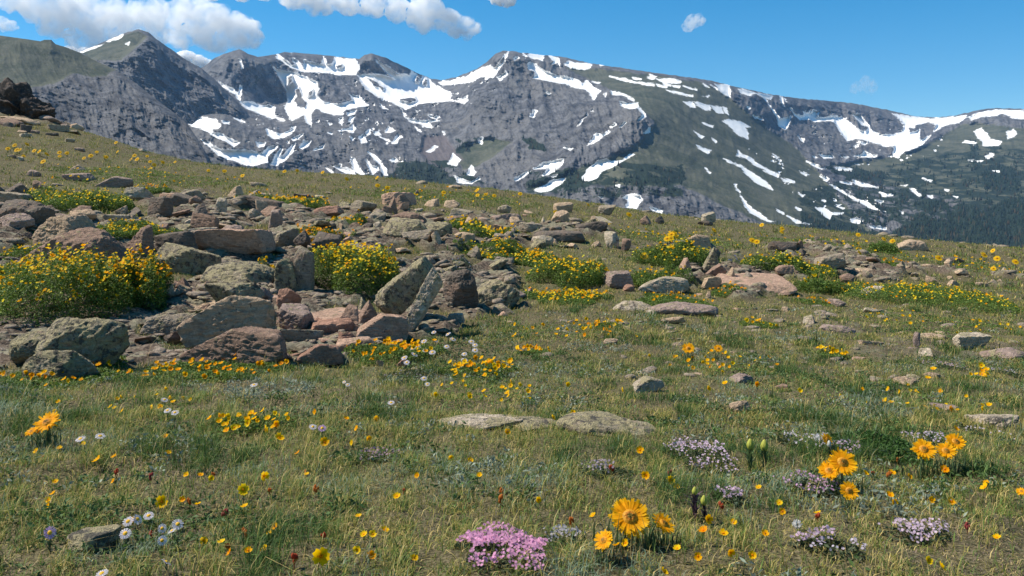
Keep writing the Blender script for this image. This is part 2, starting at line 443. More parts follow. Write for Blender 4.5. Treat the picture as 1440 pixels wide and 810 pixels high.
SETA = (240, 50, 4.05, [
 [(590,95),(605,110),(600,125),(640,150),(690,185),(740,205),(972,215),(972,130),(945,118),(915,165),(890,160),(870,115),(860,160),(800,150),(760,140),(755,180),(720,140),(700,130),(690,140),(710,165),(690,170),(660,145),(625,120),(605,100)],
 [(585,178),(610,190),(650,200),(690,200),(740,225),(790,245),(830,260),(845,300),(830,340),(870,380),(920,385),(980,390),(980,450),(930,450),(870,440),(830,410),(800,440),(800,515),(770,490),(760,450),(720,470),(690,485),(660,440),(650,410),(665,370),(660,320),(645,290),(625,250),(610,220)],
 [(388,130),(402,140),(414,185),(405,190)], [(275,262),(300,275),(350,300),(385,330),(395,285),(408,285),(400,330),(395,370),(380,360),(365,335),(320,310),(290,290)],
 [(395,380),(440,370),(500,390),(520,400),(560,395),(595,410),(590,440),(598,465),(575,475),(520,450),(470,430),(430,415)],
 [(80,485),(120,470),(190,465),(260,478),(285,515),(270,530),(235,535),(240,550),(290,555),(320,575),(360,600),(395,605),(360,630),(310,600),(250,575),(200,540),(120,515)],
 [(160,580),(180,595),(215,600),(240,630),(310,650),(430,650),(520,665),(560,630),(610,625),(600,640),(550,690),(550,720),(480,740),(420,735),(350,710),(270,680),(215,630)],
 [(545,530),(580,545),(620,560),(680,540),(710,525),(700,545),(640,580),(590,588),(550,565)], [(690,585),(755,560),(740,580),(700,595)], [(730,640),(760,600),(800,600),(780,630),(750,648)], [(810,655),(880,615),(870,640),(830,655)], [(485,605),(540,610),(530,632),(500,635)],
 [(650,670),(690,620),(710,615),(700,660),(680,680),(640,715),(600,738),(570,735),(590,690),(620,650),(640,640),(620,690)], [(290,485),(335,492),(330,500),(300,495)], [(360,465),(400,475),(430,500),(400,495)], [(605,470),(650,480),(645,487),(610,480)], [(880,745),(935,780),(915,780),(885,760)], [(925,740),(972,735),(972,765)], [(680,520),(710,520),(700,530)], [(900,500),(915,503),(905,512)], [(895,550),(925,555),(915,562)],
 [(496,98),(508,98),(506,106)], [(676,94),(690,94),(688,104)]],
 [[(665,235),(690,228),(692,260),(665,290)], [(705,310),(730,295),(750,350),(780,390),(765,412),(715,410),(715,380),(695,375),(715,345)], [(780,320),(810,308),(805,340),(780,352)]])
SETB = (470, 60, 3.683, [
 [(0,75),(40,85),(110,85),(125,110),(130,135),(110,165),(60,165),(0,162)],
 [(120,165),(150,160),(190,165),(240,165),(280,175),(310,185),(265,150),(230,110),(215,85),(250,105),(290,130),(330,160),(390,165),(400,150),(430,165),(445,200),(460,175),(490,185),(510,210),(540,225),(560,240),(605,260),(600,295),(640,300),(690,275),(690,300),(670,315),(620,300),(560,305),(500,310),(440,315),(370,345),(330,325),(270,295),(220,275),(180,250),(140,210)],
 [(540,205),(600,200),(660,185),(720,155),(760,135),(800,120),(830,130),(884,60),(884,95),(840,155),(790,185),(760,175),(700,205),(640,210),(560,222)],
 [(845,180),(884,150),(884,175),(860,192)], [(365,385),(400,395),(460,405),(530,400),(545,405),(490,415),(510,435),(490,440),(440,418),(400,410)],
 [(80,265),(130,275),(150,300),(175,325),(120,335),(60,345),(30,372),(0,370),(0,320),(60,310),(95,295)], [(485,375),(550,385),(530,398),(500,390)], [(20,455),(80,440),(95,425),(110,445),(95,465),(60,455),(25,460)], [(80,385),(110,380),(90,415),(75,405)], [(65,360),(115,350),(105,370),(70,380)], [(125,490),(150,475),(170,515),(140,520)], [(160,460),(185,450),(185,475),(165,478)], [(210,465),(230,455),(240,478),(215,478)], [(262,465),(280,430),(315,455),(290,465)], [(230,485),(260,495),(290,510),(270,510)], [(310,500),(330,470),(355,490),(335,495),(325,520),(300,520)], [(475,565),(520,535),(535,540),(500,568)], [(590,625),(615,575),(655,605),(630,638)], [(683,685),(710,632),(735,670),(720,688)], [(625,690),(660,705),(710,718),(750,695),(755,708),(710,730),(640,725)], [(745,490),(770,492),(765,528),(750,515)], [(0,640),(50,645),(100,665),(110,682),(60,675),(10,650)], [(85,590),(105,600),(125,640),(155,680),(130,682),(95,650)], [(165,605),(195,635),(225,640),(230,660),(200,680),(180,660)], [(175,568),(205,580),(240,615),(265,650),(278,690),(255,688),(235,630)], [(285,605),(315,597),(335,612),(300,617)], [(560,462),(575,460),(570,475)], [(240,320),(280,345),(250,340)], [(420,345),(445,352),(425,355)], [(415,430),(450,460),(430,455)], [(82,488),(105,495),(95,508)], [(25,390),(45,388),(40,425),(28,415)], [(350,355),(375,375),(360,380)]],
 [[(165,180),(200,190),(260,235),(250,245),(200,220)], [(330,290),(420,280),(430,300),(390,310),(340,300)], [(428,170),(442,170),(438,208),(420,200)], [(468,185),(486,190),(478,224),(456,215)], [(790,100),(820,85),(850,80),(830,120),(800,115)], [(10,120),(40,110),(48,122),(15,135)], [(135,105),(160,75),(215,90),(255,150),(290,172),(230,160),(175,150),(140,150)]])
SETC = (690, 60, 3.375, [
 [(0,125),(30,110),(60,70),(85,40),(80,60),(40,110),(35,130),(10,165),(0,160)], [(30,165),(70,135),(80,150),(45,178)], [(148,46),(172,62),(165,72)], [(175,60),(200,52),(255,60),(245,85),(200,75)], [(275,62),(300,65),(325,75),(330,120),(318,95),(285,105),(300,90)], [(370,88),(400,95),(450,100),(480,105),(470,125),(420,125),(385,118),(378,122),(350,100)], [(510,97),(545,103),(520,112)], [(108,72),(130,65),(135,75),(115,85)],
 [(175,100),(190,88),(215,105),(240,120),(260,135),(300,150),(350,160),(400,175),(425,185),(430,200),(455,180),(480,205),(520,230),(505,245),(490,270),(475,250),(450,220),(410,215),(380,208),(350,195),(300,185),(240,175),(200,170),(215,150),(205,135),(180,125)],
 [(565,160),(620,168),(700,185),(775,198),(775,206),(700,195),(630,180)], [(675,165),(710,170),(715,177),(680,174)], [(745,163),(775,170),(760,175)], [(755,152),(788,160),(780,168)], [(785,170),(810,180),(810,185)], [(785,195),(810,205),(810,210)], [(678,118),(700,122),(690,126)],
 [(570,228),(610,235),(680,265),(680,278),(620,250),(575,245)], [(612,280),(650,285),(700,285),(700,305),(660,315),(620,300)], [(700,310),(730,330),(735,350),(700,375),(700,360),(725,345)], [(735,415),(757,402),(750,430),(730,430)], [(538,245),(548,243),(545,258)], [(480,183),(520,188),(515,195)],
 [(188,350),(200,322),(220,325),(205,355)], [(410,395),(440,355),(460,335),(465,345),(440,360),(425,385)], [(475,325),(487,315),(485,325)], [(460,485),(490,440),(505,432),(530,440),(560,415),(565,425),(540,440),(490,475)], [(565,400),(590,385),(595,390),(570,405)], [(612,400),(635,378),(645,380),(620,403)], [(345,497),(390,500),(375,510)],
 [(205,600),(250,570),(345,550),(340,580),(300,610),(250,628),(270,595),(230,600)], [(110,650),(160,615),(195,605),(150,640),(120,655)], [(205,700),(260,675),(300,650),(360,643),(340,665),(290,700),(240,710)],
 [(435,640),(460,600),(510,560),(550,550),(570,565),(620,560),(660,530),(680,530),(640,555),(590,580),(530,610),(500,645),(470,652),(440,650)],
 [(620,735),(660,720),(710,725),(720,745),(700,770),(690,785),(640,780),(650,750)], [(595,678),(615,672),(610,682)], [(760,780),(810,800),(810,810),(780,800)], [(510,730),(540,728),(530,740)], [(290,635),(315,625),(310,635)], [(265,235),(285,240),(275,246)]], [])
SETD = (900, 90, 3.375, [
 [(0,85),(60,95),(70,102),(0,95)], [(80,70),(140,70),(195,82),(190,92),(110,88)], [(78,95),(130,108),(125,115),(85,105)], [(45,53),(80,62),(60,65)], [(36,63),(68,70),(60,75)], [(150,100),(190,105),(185,115)], [(205,105),(275,120),(270,127)], [(105,90),(150,95),(145,102),(115,98)], [(130,125),(180,132),(250,148),(250,155),(190,145)], [(298,150),(328,152),(320,160)],
 [(208,178),(250,180),(262,205),(240,205)], [(255,178),(330,195),(340,220),(300,215)], [(335,195),(385,205),(395,235),(360,230)], [(395,205),(410,210),(420,238),(400,225)],
 [(300,95),(330,112),(310,105)], [(335,97),(360,108),(365,120)], [(357,97),(425,100),(430,160),(400,145),(375,125)], [(465,118),(500,122),(545,140),(520,150),(480,140)], [(555,138),(630,150),(620,170),(600,165),(615,195),(645,230),(665,260),(700,255),(720,245),(700,300),(690,310),(660,295),(655,260),(620,205),(590,165)], [(665,155),(675,155),(685,200),(670,180)], [(685,165),(697,180),(690,178)], [(715,210),(740,235),(770,245),(810,225),(810,260),(760,265),(735,245)], [(535,242),(570,250),(585,265),(550,258)], [(505,205),(520,200),(522,212)], [(750,340),(780,355),(775,370)],
 [(390,268),(430,262),(490,280),(525,300),(500,300),(515,330),(515,355),(470,340),(440,310),(420,290)], [(298,278),(350,292),(345,300),(310,287)], [(255,320),(300,345),(290,355)], [(340,350),(365,365),(360,375)], [(262,382),(310,400),(340,412),(325,422),(280,400)],
 [(465,405),(480,425),(540,455),(560,475),(610,500),(660,525),(655,540),(600,510),(550,480),(500,450),(460,435)], [(665,540),(735,555),(735,565),(690,560)], [(395,448),(430,460),(480,480),(500,490),(560,535),(610,565),(628,595),(580,580),(540,555),(500,525),(480,490),(420,465)], [(630,428),(660,442),(650,448)], [(310,495),(335,515),(330,520)],
 [(445,570),(458,570),(460,590),(478,600),(475,615),(460,600)], [(478,628),(500,650),(530,685),(570,710),(610,740),(645,748),(600,748),(550,718),(520,704),(496,672)], [(645,685),(685,705),(680,712),(655,700)], [(700,720),(765,750),(740,757)], [(740,680),(765,690),(755,695)], [(760,512),(795,520),(785,530)], [(750,610),(778,625),(770,632)], [(790,460),(810,468),(805,475)], [(20,325),(45,300),(45,325),(25,332)], [(45,680),(115,690),(100,702),(60,695)], [(0,630),(15,640),(10,648)], [(0,210),(20,225),(25,250),(5,268),(0,255),(15,240)]], [])
SETE = (1130, 120, 3.5226, [
 [(0,130),(40,135),(45,118),(75,130),(68,155),(95,160),(150,148),(185,155),(215,175),(240,195),(270,215),(310,235),(320,205),(290,195),(265,170),(240,140),(275,140),(295,165),(325,200),(335,225),(370,240),(440,245),(485,235),(500,200),(480,170),(440,140),(500,150),(560,158),(620,165),(700,160),(810,150),(770,185),(720,190),(680,210),(645,230),(660,195),(620,180),(580,190),(555,195),(545,210),(515,205),(525,235),(575,220),(570,265),(590,270),(630,248),(590,290),(540,315),(500,325),(470,360),(440,350),(450,300),(400,300),(350,285),(290,265),(250,265),(215,275),(190,245),(165,205),(150,175),(100,175),(60,180),(0,155)],
 [(820,155),(870,135),(950,120),(1092,128),(1250,135),(1250,170),(1092,165),(1040,160),(990,140),(940,150),(880,155),(830,172)], [(845,230),(880,213),(905,235),(925,265),(980,280),(965,298),(890,298),(885,275),(860,255)], [(1005,230),(1040,220),(1057,235),(1045,255),(1010,262)], [(790,285),(800,272),(855,285),(850,292)], [(900,350),(930,337),(943,345),(930,365),(905,362)], [(940,425),(970,422),(970,430)],
 [(250,350),(290,340),(300,325),(340,345),(365,345),(350,355),(300,355)], [(80,345),(140,345),(150,358),(100,362)], [(45,352),(70,358),(60,362)], [(185,350),(220,358),(210,362)], [(275,280),(325,285),(300,295)], [(15,378),(60,392),(110,412),(90,415),(40,395)], [(150,402),(240,415),(235,422),(170,420)], [(255,388),(295,390),(275,395)], [(80,450),(110,452),(125,465),(115,475)], [(130,490),(160,500),(200,530),(260,560),(320,580),(375,620),(330,610),(270,575),(210,545),(165,515)], [(180,478),(240,485),(235,492)], [(245,470),(290,482),(370,505),(310,500),(255,490)], [(60,605),(100,605),(140,630),(195,632),(190,640),(140,640),(130,665),(95,640)], [(235,660),(265,655),(300,665),(270,685),(240,680)], [(320,690),(410,705),(410,715),(340,705)], [(375,530),(410,540),(445,538),(440,550),(390,548)], [(525,510),(545,508),(565,535),(585,545),(570,548)], [(590,462),(640,472),(630,478)], [(615,548),(640,545),(635,560)], [(355,570),(395,575),(385,585)], [(475,620),(498,625),(490,637)], [(740,548),(765,552),(760,558)], [(0,430),(18,440),(10,448)], [(700,518),(720,520),(712,528)], [(480,495),(512,495),(505,502)], [(165,600),(200,608),(195,612)], [(815,370),(890,372),(880,378)], [(0,680),(38,685),(30,692)], [(90,565),(110,570),(105,580)]], [])
SETP = (0, 40, 4.05, [[(460,130),(500,112),(560,95),(595,88),(570,100),(500,125),(470,135)], [(605,75),(660,52),(700,38),(690,52),(640,70),(615,78)], [(715,88),(735,78),(730,92)]], [])

sp, sh = snowset([SETA, SETB, SETC, SETD, SETE])
TOP2 = [(180,120),(250,105),(285,95),(300,83),(315,75),(325,73),(337,69),(350,76),(362,80),(385,77),(400,73),(440,76),(480,80),(505,83),(513,77),(522,75),(540,80),(575,97),(590,104),(605,110),(620,113),(640,109),(670,97),(685,87),(697,75),(708,71),(720,72),(740,75),(790,80),(830,89),(850,92),(872,95),(905,100),(940,105),(1000,113),(1030,121),(1080,132),(1120,138),(1200,145),(1260,157),(1290,164),(1320,165),(1345,162),(1380,154),(1400,152),(1440,153),(1600,150),(1760,170)]
D2 = [(180,120,4300),(285,95,4250),(340,72,4100),(400,75,4400),(480,82,4500),(520,76,4350),(620,113,4750),(705,72,4000),(790,82,4150),(870,96,4050),(1000,114,4000),(1100,135,4650),(1200,147,5200),(1300,165,5450),(1440,154,5200),(1600,150,5000),(1760,170,5000),
 (300,140,3650),(345,140,3750),(372,150,3850),(398,135,4150),(330,100,3950),(300,172,2900),(270,200,2750),
 (440,150,3750),(470,103,4350),(440,115,4050),(430,165,3450),(380,185,3050),(350,225,2600),(450,240,2700),(520,250,2600),(500,190,3150),(560,215,3000),(230,240,2600),(200,300,2400),
 (560,120,4350),(600,140,4200),(560,150,3900),(555,175,3550),(600,200,3300),(640,250,2750),(700,280,2550),(640,165,3700),
 (665,130,3800),(720,140,3550),(780,150,3400),(850,150,3250),(905,160,3080),(920,200,2880),(900,250,2520),(880,290,2350),(780,225,2800),(700,225,2950),(820,280,2420),
 (940,150,3350),(1000,165,3480),(1060,190,3560),(1100,220,3480),(1000,220,2980),(1000,290,2420),(1080,300,2520),(1130,280,2850),(1180,300,2800),(1060,150,4000),(1100,170,4250),
 (1150,170,4800),(1200,190,4650),(1280,205,4450),(1320,185,5000),(1160,200,4250),(1220,230,4050),(1300,245,3800),(1400,190,4600),(1380,250,3600),(1440,250,3600),(1300,300,2950),(1440,320,2650),(1250,330,2680),(1600,300,2800),
 (200,420,1900),(500,420,1900),(800,420,1850),(1100,420,1900),(1440,420,1950),(1750,420,2000)]
GREEN2 = [[(790,94),(870,99),(950,109),(1000,119),(1030,140),(1060,165),(1110,200),(1150,240),(1190,290),(1230,330),(1100,330),(1020,290),(960,262),(900,262),(850,262),(800,262),(760,275),(740,265),(800,240),(850,225),(900,200),(918,175),(885,140),(830,112)],
 [(1200,228),(1260,218),(1300,205),(1345,178),(1370,172),(1440,180),(1500,180),(1600,330),(1440,300),(1250,262),(1170,232)], [(640,210),(690,192),(720,200),(690,225),(650,240)]]
FOREST2 = [[(1225,350),(1262,322),(1290,302),(1330,306),(1360,290),(1390,296),(1420,280),(1470,285),(1700,280),(1700,420),(1200,420)], [(1370,255),(1395,232),(1425,238),(1440,262),(1400,272)], [(1290,286),(1330,282),(1335,294),(1300,298)], [(1165,236),(1230,240),(1260,246),(1245,254),(1190,252)], [(865,252),(930,249),(965,250),(960,262),(900,264)], [(745,258),(800,246),(830,250),(790,272)], [(955,225),(962,225),(962,255),(952,252)], [(1130,302),(1180,316),(1235,332),(1240,345),(1120,325)], [(560,238),(620,234),(632,255),(560,255)], [(735,195),(760,200),(770,215),(745,212)], [(1360,195),(1372,195),(1380,240),(1368,242)], [(645,200),(668,196),(660,214),(642,216)], [(1150,262),(1190,280),(1165,280)]]
HALF2 = [[(1245,232),(1330,215),(1400,205),(1480,215),(1700,240),(1700,330),(1290,330),(1235,300)],[(1120,270),(1240,240),(1260,300),(1235,340),(1130,330)],[(560,225),(630,225),(690,260),(540,262)],[(740,240),(860,225),(960,235),(960,275),(740,285)]]
SCREE2 = [[(596,192),(625,190),(652,225),(612,242),(592,215)]]
_, mx, my, mD, mfo, msn = mountain('mountain_range', TOP2, 430, D2, 180, 1760, 1500, 420, 62, sp, sh, GREEN2, FOREST2, SCREE2,
    'long rocky mountain range streaked with snow and green slopes', jag=0.9, dmin=1500, half=HALF2, flecks=[[(370,80),(620,110),(700,80),(700,130),(640,160),(560,245),(470,245),(380,235),(330,190),(380,140)],[(1130,150),(1340,165),(1330,215),(1230,235),(1130,230)],[(1040,200),(1180,250),(1260,300),(1200,310),(1120,280)]])

sp1, _ = snowset([SETP])
TOP1 = [(40,100),(90,82),(112,73),(130,66),(165,50),(180,45),(195,41),(208,45),(220,55),(240,69),(262,84),(285,97),(300,110),(320,129),(346,156),(370,190),(400,240)]
D1 = [(40,100,3200),(112,73,3300),(165,50,3350),(195,41,3350),(240,69,3420),(285,97,3480),(320,129,3490),(346,156,3500),(400,240,3500),(165,90,3080),(130,82,3150),(200,80,3080),(185,130,2950),(240,120,3180),(290,150,3260),(250,170,3050),(200,180,2860),(300,190,3150),(350,260,3000),(200,300,2700),(100,300,2700),(60,150,2950),(200,430,2500),(380,430,2700)]
D1 = [(a, b_, 3150 + .7 * (c_ - 3150) - 1.0 * max(b_ - 80, 0)) for a, b_, c_ in D1]
mountain('mountain_peak', TOP1, 330, D1, 40, 395, 520, 420, 66, sp1, [], [[(112,70),(195,44),(205,52),(170,85),(125,85)]], [], [],
    'pointed dark rocky peak with a thin snow streak on its shoulder', jag=0.7, dmin=1200, skew=0.75)

TOP0 = [(-320,40),(-150,44),(0,50),(30,54),(57,58),(62,56),(72,56),(78,62),(95,67),(112,74),(135,86),(163,98),(190,116),(215,136),(240,155),(262,172),(278,195),(297,227),(320,270),(340,300)]
D0 = [(-320,40,1900),(0,50,2000),(70,58,2050),(112,74,2120),(163,98,2200),(215,136,2200),(262,172,2250),(297,227,2230),(340,300,2250),(0,85,1750),(60,95,1830),(120,105,1960),(0,120,1560),(-200,120,1500),(60,130,1640),(130,135,1800),(190,150,1980),(160,180,1720),(220,200,1950),(100,180,1580),(50,200,1450),(260,230,1930),(0,300,1250),(200,320,1550),(-320,330,1200),(330,330,1900)]
D0 = [(a, b_, 1850 + .55 * (c_ - 1850) - 1.3 * max(a - 100, 0) - 1.6 * max(b_ - 105, 0)) for a, b_, c_ in D0]
mountain('mountain_shoulder', TOP0, 400, D0, -320, 338, 760, 420, 62, [], [], [[(-330,30),(0,48),(70,55),(112,72),(165,98),(150,108),(100,105),(75,118),(40,125),(0,118),(-330,110)]], [], [],
    'rounded olive mountain shoulder breaking off into a dark blue grey cliff', jag=0.35, dmin=900, skew=0.55)

# far conifers in the valley: one wood
idx = np.where((mfo + .5 * fbm(p3(mx / 9, my / 6, 3.3), 3) > 0.62) & (msn < -1) & (my < 390))[0]
wgt = np.where(mx[idx] > 1200, 1.0, 0.35); wgt = wgt / wgt.sum()
pk = rng.choice(idx, 11000, p=wgt)
tx = mx[pk] + rng.uniform(-.6, .6, len(pk)); ty = my[pk]; tD = mD[pk] - 2
base = np.stack([(tx - CX) / F * tD, tD, (EYE - ty) / F * tD - 2], 1)
hh = rng.uniform(8, 19, len(pk)); rr = hh * rng.uniform(0.15, 0.24, len(pk))
ang = rng.uniform(0, 6.28, len(pk))
vs = [base + np.stack([0 * hh, 0 * hh, hh], 1)]
for k in range(5):
    a_ = ang + k * 2 * math.pi / 5
    vs.append(base + np.stack([rr * np.cos(a_), rr * np.sin(a_), hh * 0.08], 1))
V = np.stack(vs, 1).reshape(-1, 3); o6 = np.arange(len(pk))[:, None] * 6
T = np.concatenate([o6 + np.array([[0, 1 + k, 1 + (k + 1) % 5]]) for k in range(5)])
cc = np.array([0.013, 0.024, 0.017]) * rng.uniform(0.6, 1.5, (len(pk), 1)) + np.where(rng.random((len(pk), 1)) < 0.12, 1, 0) * np.array([0.03, 0.012, 0.004])
m, nt = new_mat('far_needles'); n = N(nt)
b = n('ShaderNodeBsdfPrincipled', {'Base Color': n.attr('Col').outputs['Color'], 'Roughness': 0.9, 'Specular IOR Level': 0.1}); n.out(b.outputs[0])
o = obj('conifer_forest', mesh_np('conifer_forest', V, T, m, np.repeat(cc, 6, 0)))
tag(o, 'dark conifer forest in the valley below the mountains', 'forest', kind='stuff')

# valley bottom
xs = np.linspace(-6500, 6500, 80); ysv = np.linspace(300, 6600, 70)
VX, VY = np.meshgrid(xs, ysv); VZ = -250 + 18 * fbm(p3(VX / 700, VY / 700, 2), 4).reshape(VX.shape)
m, nt = new_mat('valley_turf'); n = N(nt); pos = n.pos()
b = n('ShaderNodeBsdfPrincipled', {'Base Color': n.mix(n.ramp(n.noise(pos, 0.01, 6), 0.4, 0.6), (0.02, 0.03, 0.016), (0.08, 0.085, 0.045)), 'Roughness': 0.95}); n.out(b.outputs[0])
tag(obj('valley', mesh_np('valley', np.stack([VX, VY, VZ], -1).reshape(-1, 3), grid_tris(*VX.shape), m, smooth=True)), 'green valley bottom below the slope and the mountains', 'valley', kind='structure')

# ------------------------------------------------------------------ the air between
m, nt = new_mat('haze'); n = N(nt)
pv = n('ShaderNodeVolumePrincipled', {'Color': (0.34, 0.60, 1.0), 'Density': 0.000030, 'Anisotropy': 0.15})
n.out(vol=pv.outputs[0])
bm = bmesh.new(); bmesh.ops.create_cube(bm, size=1.0)
bmesh.ops.scale(bm, vec=(14000, 7800, 1600), verts=bm.verts); bmesh.ops.translate(bm, vec=(0, 3700, 505), verts=bm.verts)
me = bpy.data.meshes.new('haze'); bm.to_mesh(me); bm.free(); me.materials.append(m)
tag(obj('haze', me), 'thin blue mountain haze filling the air to the far ridges', 'haze', kind='stuff')

# ------------------------------------------------------------------ clouds, beyond and above the haze
def cloud(label, D, blobs, density, rough=1.0, seed=0):
    """blobs: (px, py, radius px[, flat]) at distance D"""
    rg = np.random.default_rng(seed); s = D / F
    Vs, Ts, n0 = [], [], 0
    U, T = ico(2)
    for (bx, by, br) in blobs:
        for k in range(7):
            if k == 0: ox = oy = od = 0; q = br
            else:
                a_ = rg.uniform(0, 6.28); rad = br * rg.uniform(0.5, 0.95); ox, oy = math.cos(a_) * rad * 1.15, -math.sin(a_) * rad * 0.75; od = rg.uniform(-0.6, 0.6) * br; q = br * rg.uniform(0.28, 0.55)
            c = np.array([(bx + ox - CX) * s, od * s, (EYE - by - oy) * s])
            Vs.append(U * np.array([q, q, q * 0.85]) * s + c); Ts.append(T + n0); n0 += len(U)
    V = np.concatenate(Vs); ctr = V.mean(0)
    me = mesh_np('cloud_src', V - ctr, np.concatenate(Ts))
    o = bpy.data.objects.new('cloud_src', me); COL.objects.link(o)
    rm = o.modifiers.new('r', 'REMESH'); rm.mode = 'VOXEL'; rm.voxel_size = max(b_[2] for b_ in blobs) * s / 9
    dg = bpy.context.evaluated_depsgraph_get(); dg.update()
    m2 = bpy.data.meshes.new_from_object(o.evaluated_get(dg))
    bpy.data.objects.remove(o)
    co_ = np.zeros(len(m2.vertices) * 3, dtype=np.float32); m2.vertices.foreach_get('co', co_); P = co_.reshape(-1, 3).astype(float)
    no_ = np.zeros(len(m2.vertices) * 3, dtype=np.float32); m2.vertex_normals.foreach_get('vector', no_); Nn = no_.reshape(-1, 3)
    rr_ = max(b_[2] for b_ in blobs) * s
    d = 0.16 + 0.30 * fbm(P / (rr_ * 0.55) + seed, 4) + 0.10 * fbm(P / (rr_ * 0.16) + seed, 3)
    P = P + Nn * (d * rr_ * rough)[:, None]
    m2.vertices.foreach_set('co', P.astype(np.float32).ravel()); m2.update()
    mt, nt = new_mat('cloud_vapour'); n = N(nt)
    pos_ = n('ShaderNodeTexCoord').outputs['Object']
    nz_ = n.noise(pos_, 1.55 / rr_, 6, 0.62, 0.4)
    v = n('ShaderNodeVolumeScatter', {'Color': (1.0, 1.0, 1.0), 'Density': n.math('MULTIPLY', n.ramp(nz_, 0.38, 0.64), density / rr_ * 2.0), 'Anisotropy': 0.25}); n.out(vol=v.outputs[0])
    m2.materials.clear(); m2.materials.append(mt)
    o = obj('cloud', m2, loc=(ctr[0], D, ctr[2])); m2.name = 'cloud'
    return tag(o, label, 'cloud', 'clouds over the mountains')
cloud('large grey white cumulus cloud behind the pointed dark peak', 9500, [(60,0,34),(95,18,34),(135,26,32),(170,36,30),(205,22,26),(120,52,20),(170,58,16),(215,45,18)], 1.25, seed=1)
cloud('round grey white cloud just right of the pointed dark peak', 9800, [(262,22,25),(295,32,30),(332,44,26),(255,48,20),(300,54,20),(352,52,14)], 1.25, seed=2)
cloud('small white cloud low in the gap right of the pointed peak', 10500, [(262,80,10),(280,86,9),(295,90,6),(318,82,4)], 3.5, seed=3)
cloud('low white cloud strip peeking over the olive mountain shoulder', 10500, [(100,74,9),(118,74,8),(138,72,7)], 4.0, seed=9)
cloud('long grey white cloud at the top edge above the snowy cirque', 9600, [(415,-8,22),(450,2,20),(490,4,18),(525,8,18),(560,14,18),(595,22,22),(630,30,18),(655,38,14),(600,4,20)], 1.25, seed=4)
cloud('small cloud cut by the top edge above the middle summit', 9800, [(700,-2,10),(716,1,9)], 3.0, seed=5)
cloud('tiny white cloud alone in the blue sky right of the middle summit', 9900, [(975,30,11),(968,38,7),(982,26,7)], .5, seed=6)
cloud('faint wispy cloud low over the right hand ridge', 10800, [(1218,117,10),(1204,124,8),(1225,125,8)], 0.14, seed=7)
cloud('faint small cloud at the far left edge of the sky', 9900, [(2,34,11),(14,36,8)], .6, seed=8)
cloud('faint cloud strip along the top edge between two bigger clouds', 10000, [(300,-10,12),(340,-9,12),(372,-8,10)], 1.6, seed=10)
# ------------------------------------------------------------------ stones
m, nt = new_mat('lichen_stone'); n = N(nt); pos = n.pos()
oi = n('ShaderNodeObjectInfo')
f1 = n.noise(pos, 9, 6, 0.6); f2 = n.noise(pos, 38, 6, 0.7); f3 = n.noise(pos, 150, 4, 0.7)
base = n.scale(oi.outputs['Color'], n('ShaderNodeMapRange', {0: n.math('ADD', n.math('MULTIPLY', f1, 0.5), n.math('MULTIPLY', f2, 0.5)), 1: 0.3, 2: 0.7, 3: 0.66, 4: 1.35}).outputs[0])
base = n.mix(n.ramp(f1, 0.52, 0.66), base, n.mix(0.55, base, (0.30, 0.19, 0.135)))
vv = n('ShaderNodeVectorMath', {0: pos, 1: (14, 14, 70)}, operation='MULTIPLY').outputs[0]
lay = n.noise(vv, 1.0, 4, 0.6, 0.8)
base = n.scale(base, n('ShaderNodeMapRange', {0: lay, 1: 0.35, 2: 0.7, 3: 0.72, 4: 1.22}).outputs[0])
gn = n('ShaderNodeNewGeometry').outputs['Normal']; up = n('ShaderNodeSeparateXYZ', {0: gn}).outputs[2]
lm = n.math('ADD', n.noise(pos, 17, 7, 0.68), n.math('ADD', n.math('MULTIPLY', oi.outputs['Alpha'], 0.185), n.math('MULTIPLY', up, 0.06)))
lm = n.ramp(lm, 0.655, 0.70)
lich = n.mix(n.noise(pos, 26, 4), (0.27, 0.23, 0.11), (0.48, 0.41, 0.25))
c = n.mix(n.math('MULTIPLY', lm, 0.85), base, lich)
dk = n.ramp(n.math('ADD', n.noise(n('ShaderNodeVectorMath', {0: pos, 1: (3.3, 1.7, 5.1)}, operation='ADD').outputs[0], 19, 8, 0.75), n.math('MULTIPLY', oi.outputs['Alpha'], 0.10)), 0.61, 0.66)
c = n.mix(n.math('MULTIPLY', dk, 0.78), c, (0.055, 0.052, 0.056))
org = n.ramp(n.noise(n('ShaderNodeVectorMath', {0: pos, 1: (9.3, 4.7, 2.1)}, operation='ADD').outputs[0], 30, 5, 0.7), 0.70, 0.74)
c = n.mix(n.math('MULTIPLY', org, 0.6), c, (0.36, 0.17, 0.05))
c = n.scale(c, n('ShaderNodeMapRange', {0: f3, 1: 0.3, 2: 0.7, 3: 0.8, 4: 1.2}).outputs[0])
hh_ = n.math('ADD', n.math('ADD', n.math('MULTIPLY', f2, 1.0), n.math('MULTIPLY', f3, 0.35)), n.math('ADD', n.math('MULTIPLY', lay, 0.5), n.math('MULTIPLY', lm, 0.18)))
bmp = n('ShaderNodeBump', {'Strength': 0.9, 'Distance': 0.034, 'Height': hh_})
b = n('ShaderNodeBsdfPrincipled', {'Base Color': c, 'Roughness': 0.88, 'Specular IOR Level': 0.18, 'Normal': bmp.outputs[0]})
n.out(b.outputs[0]); MAT_ROCK = m

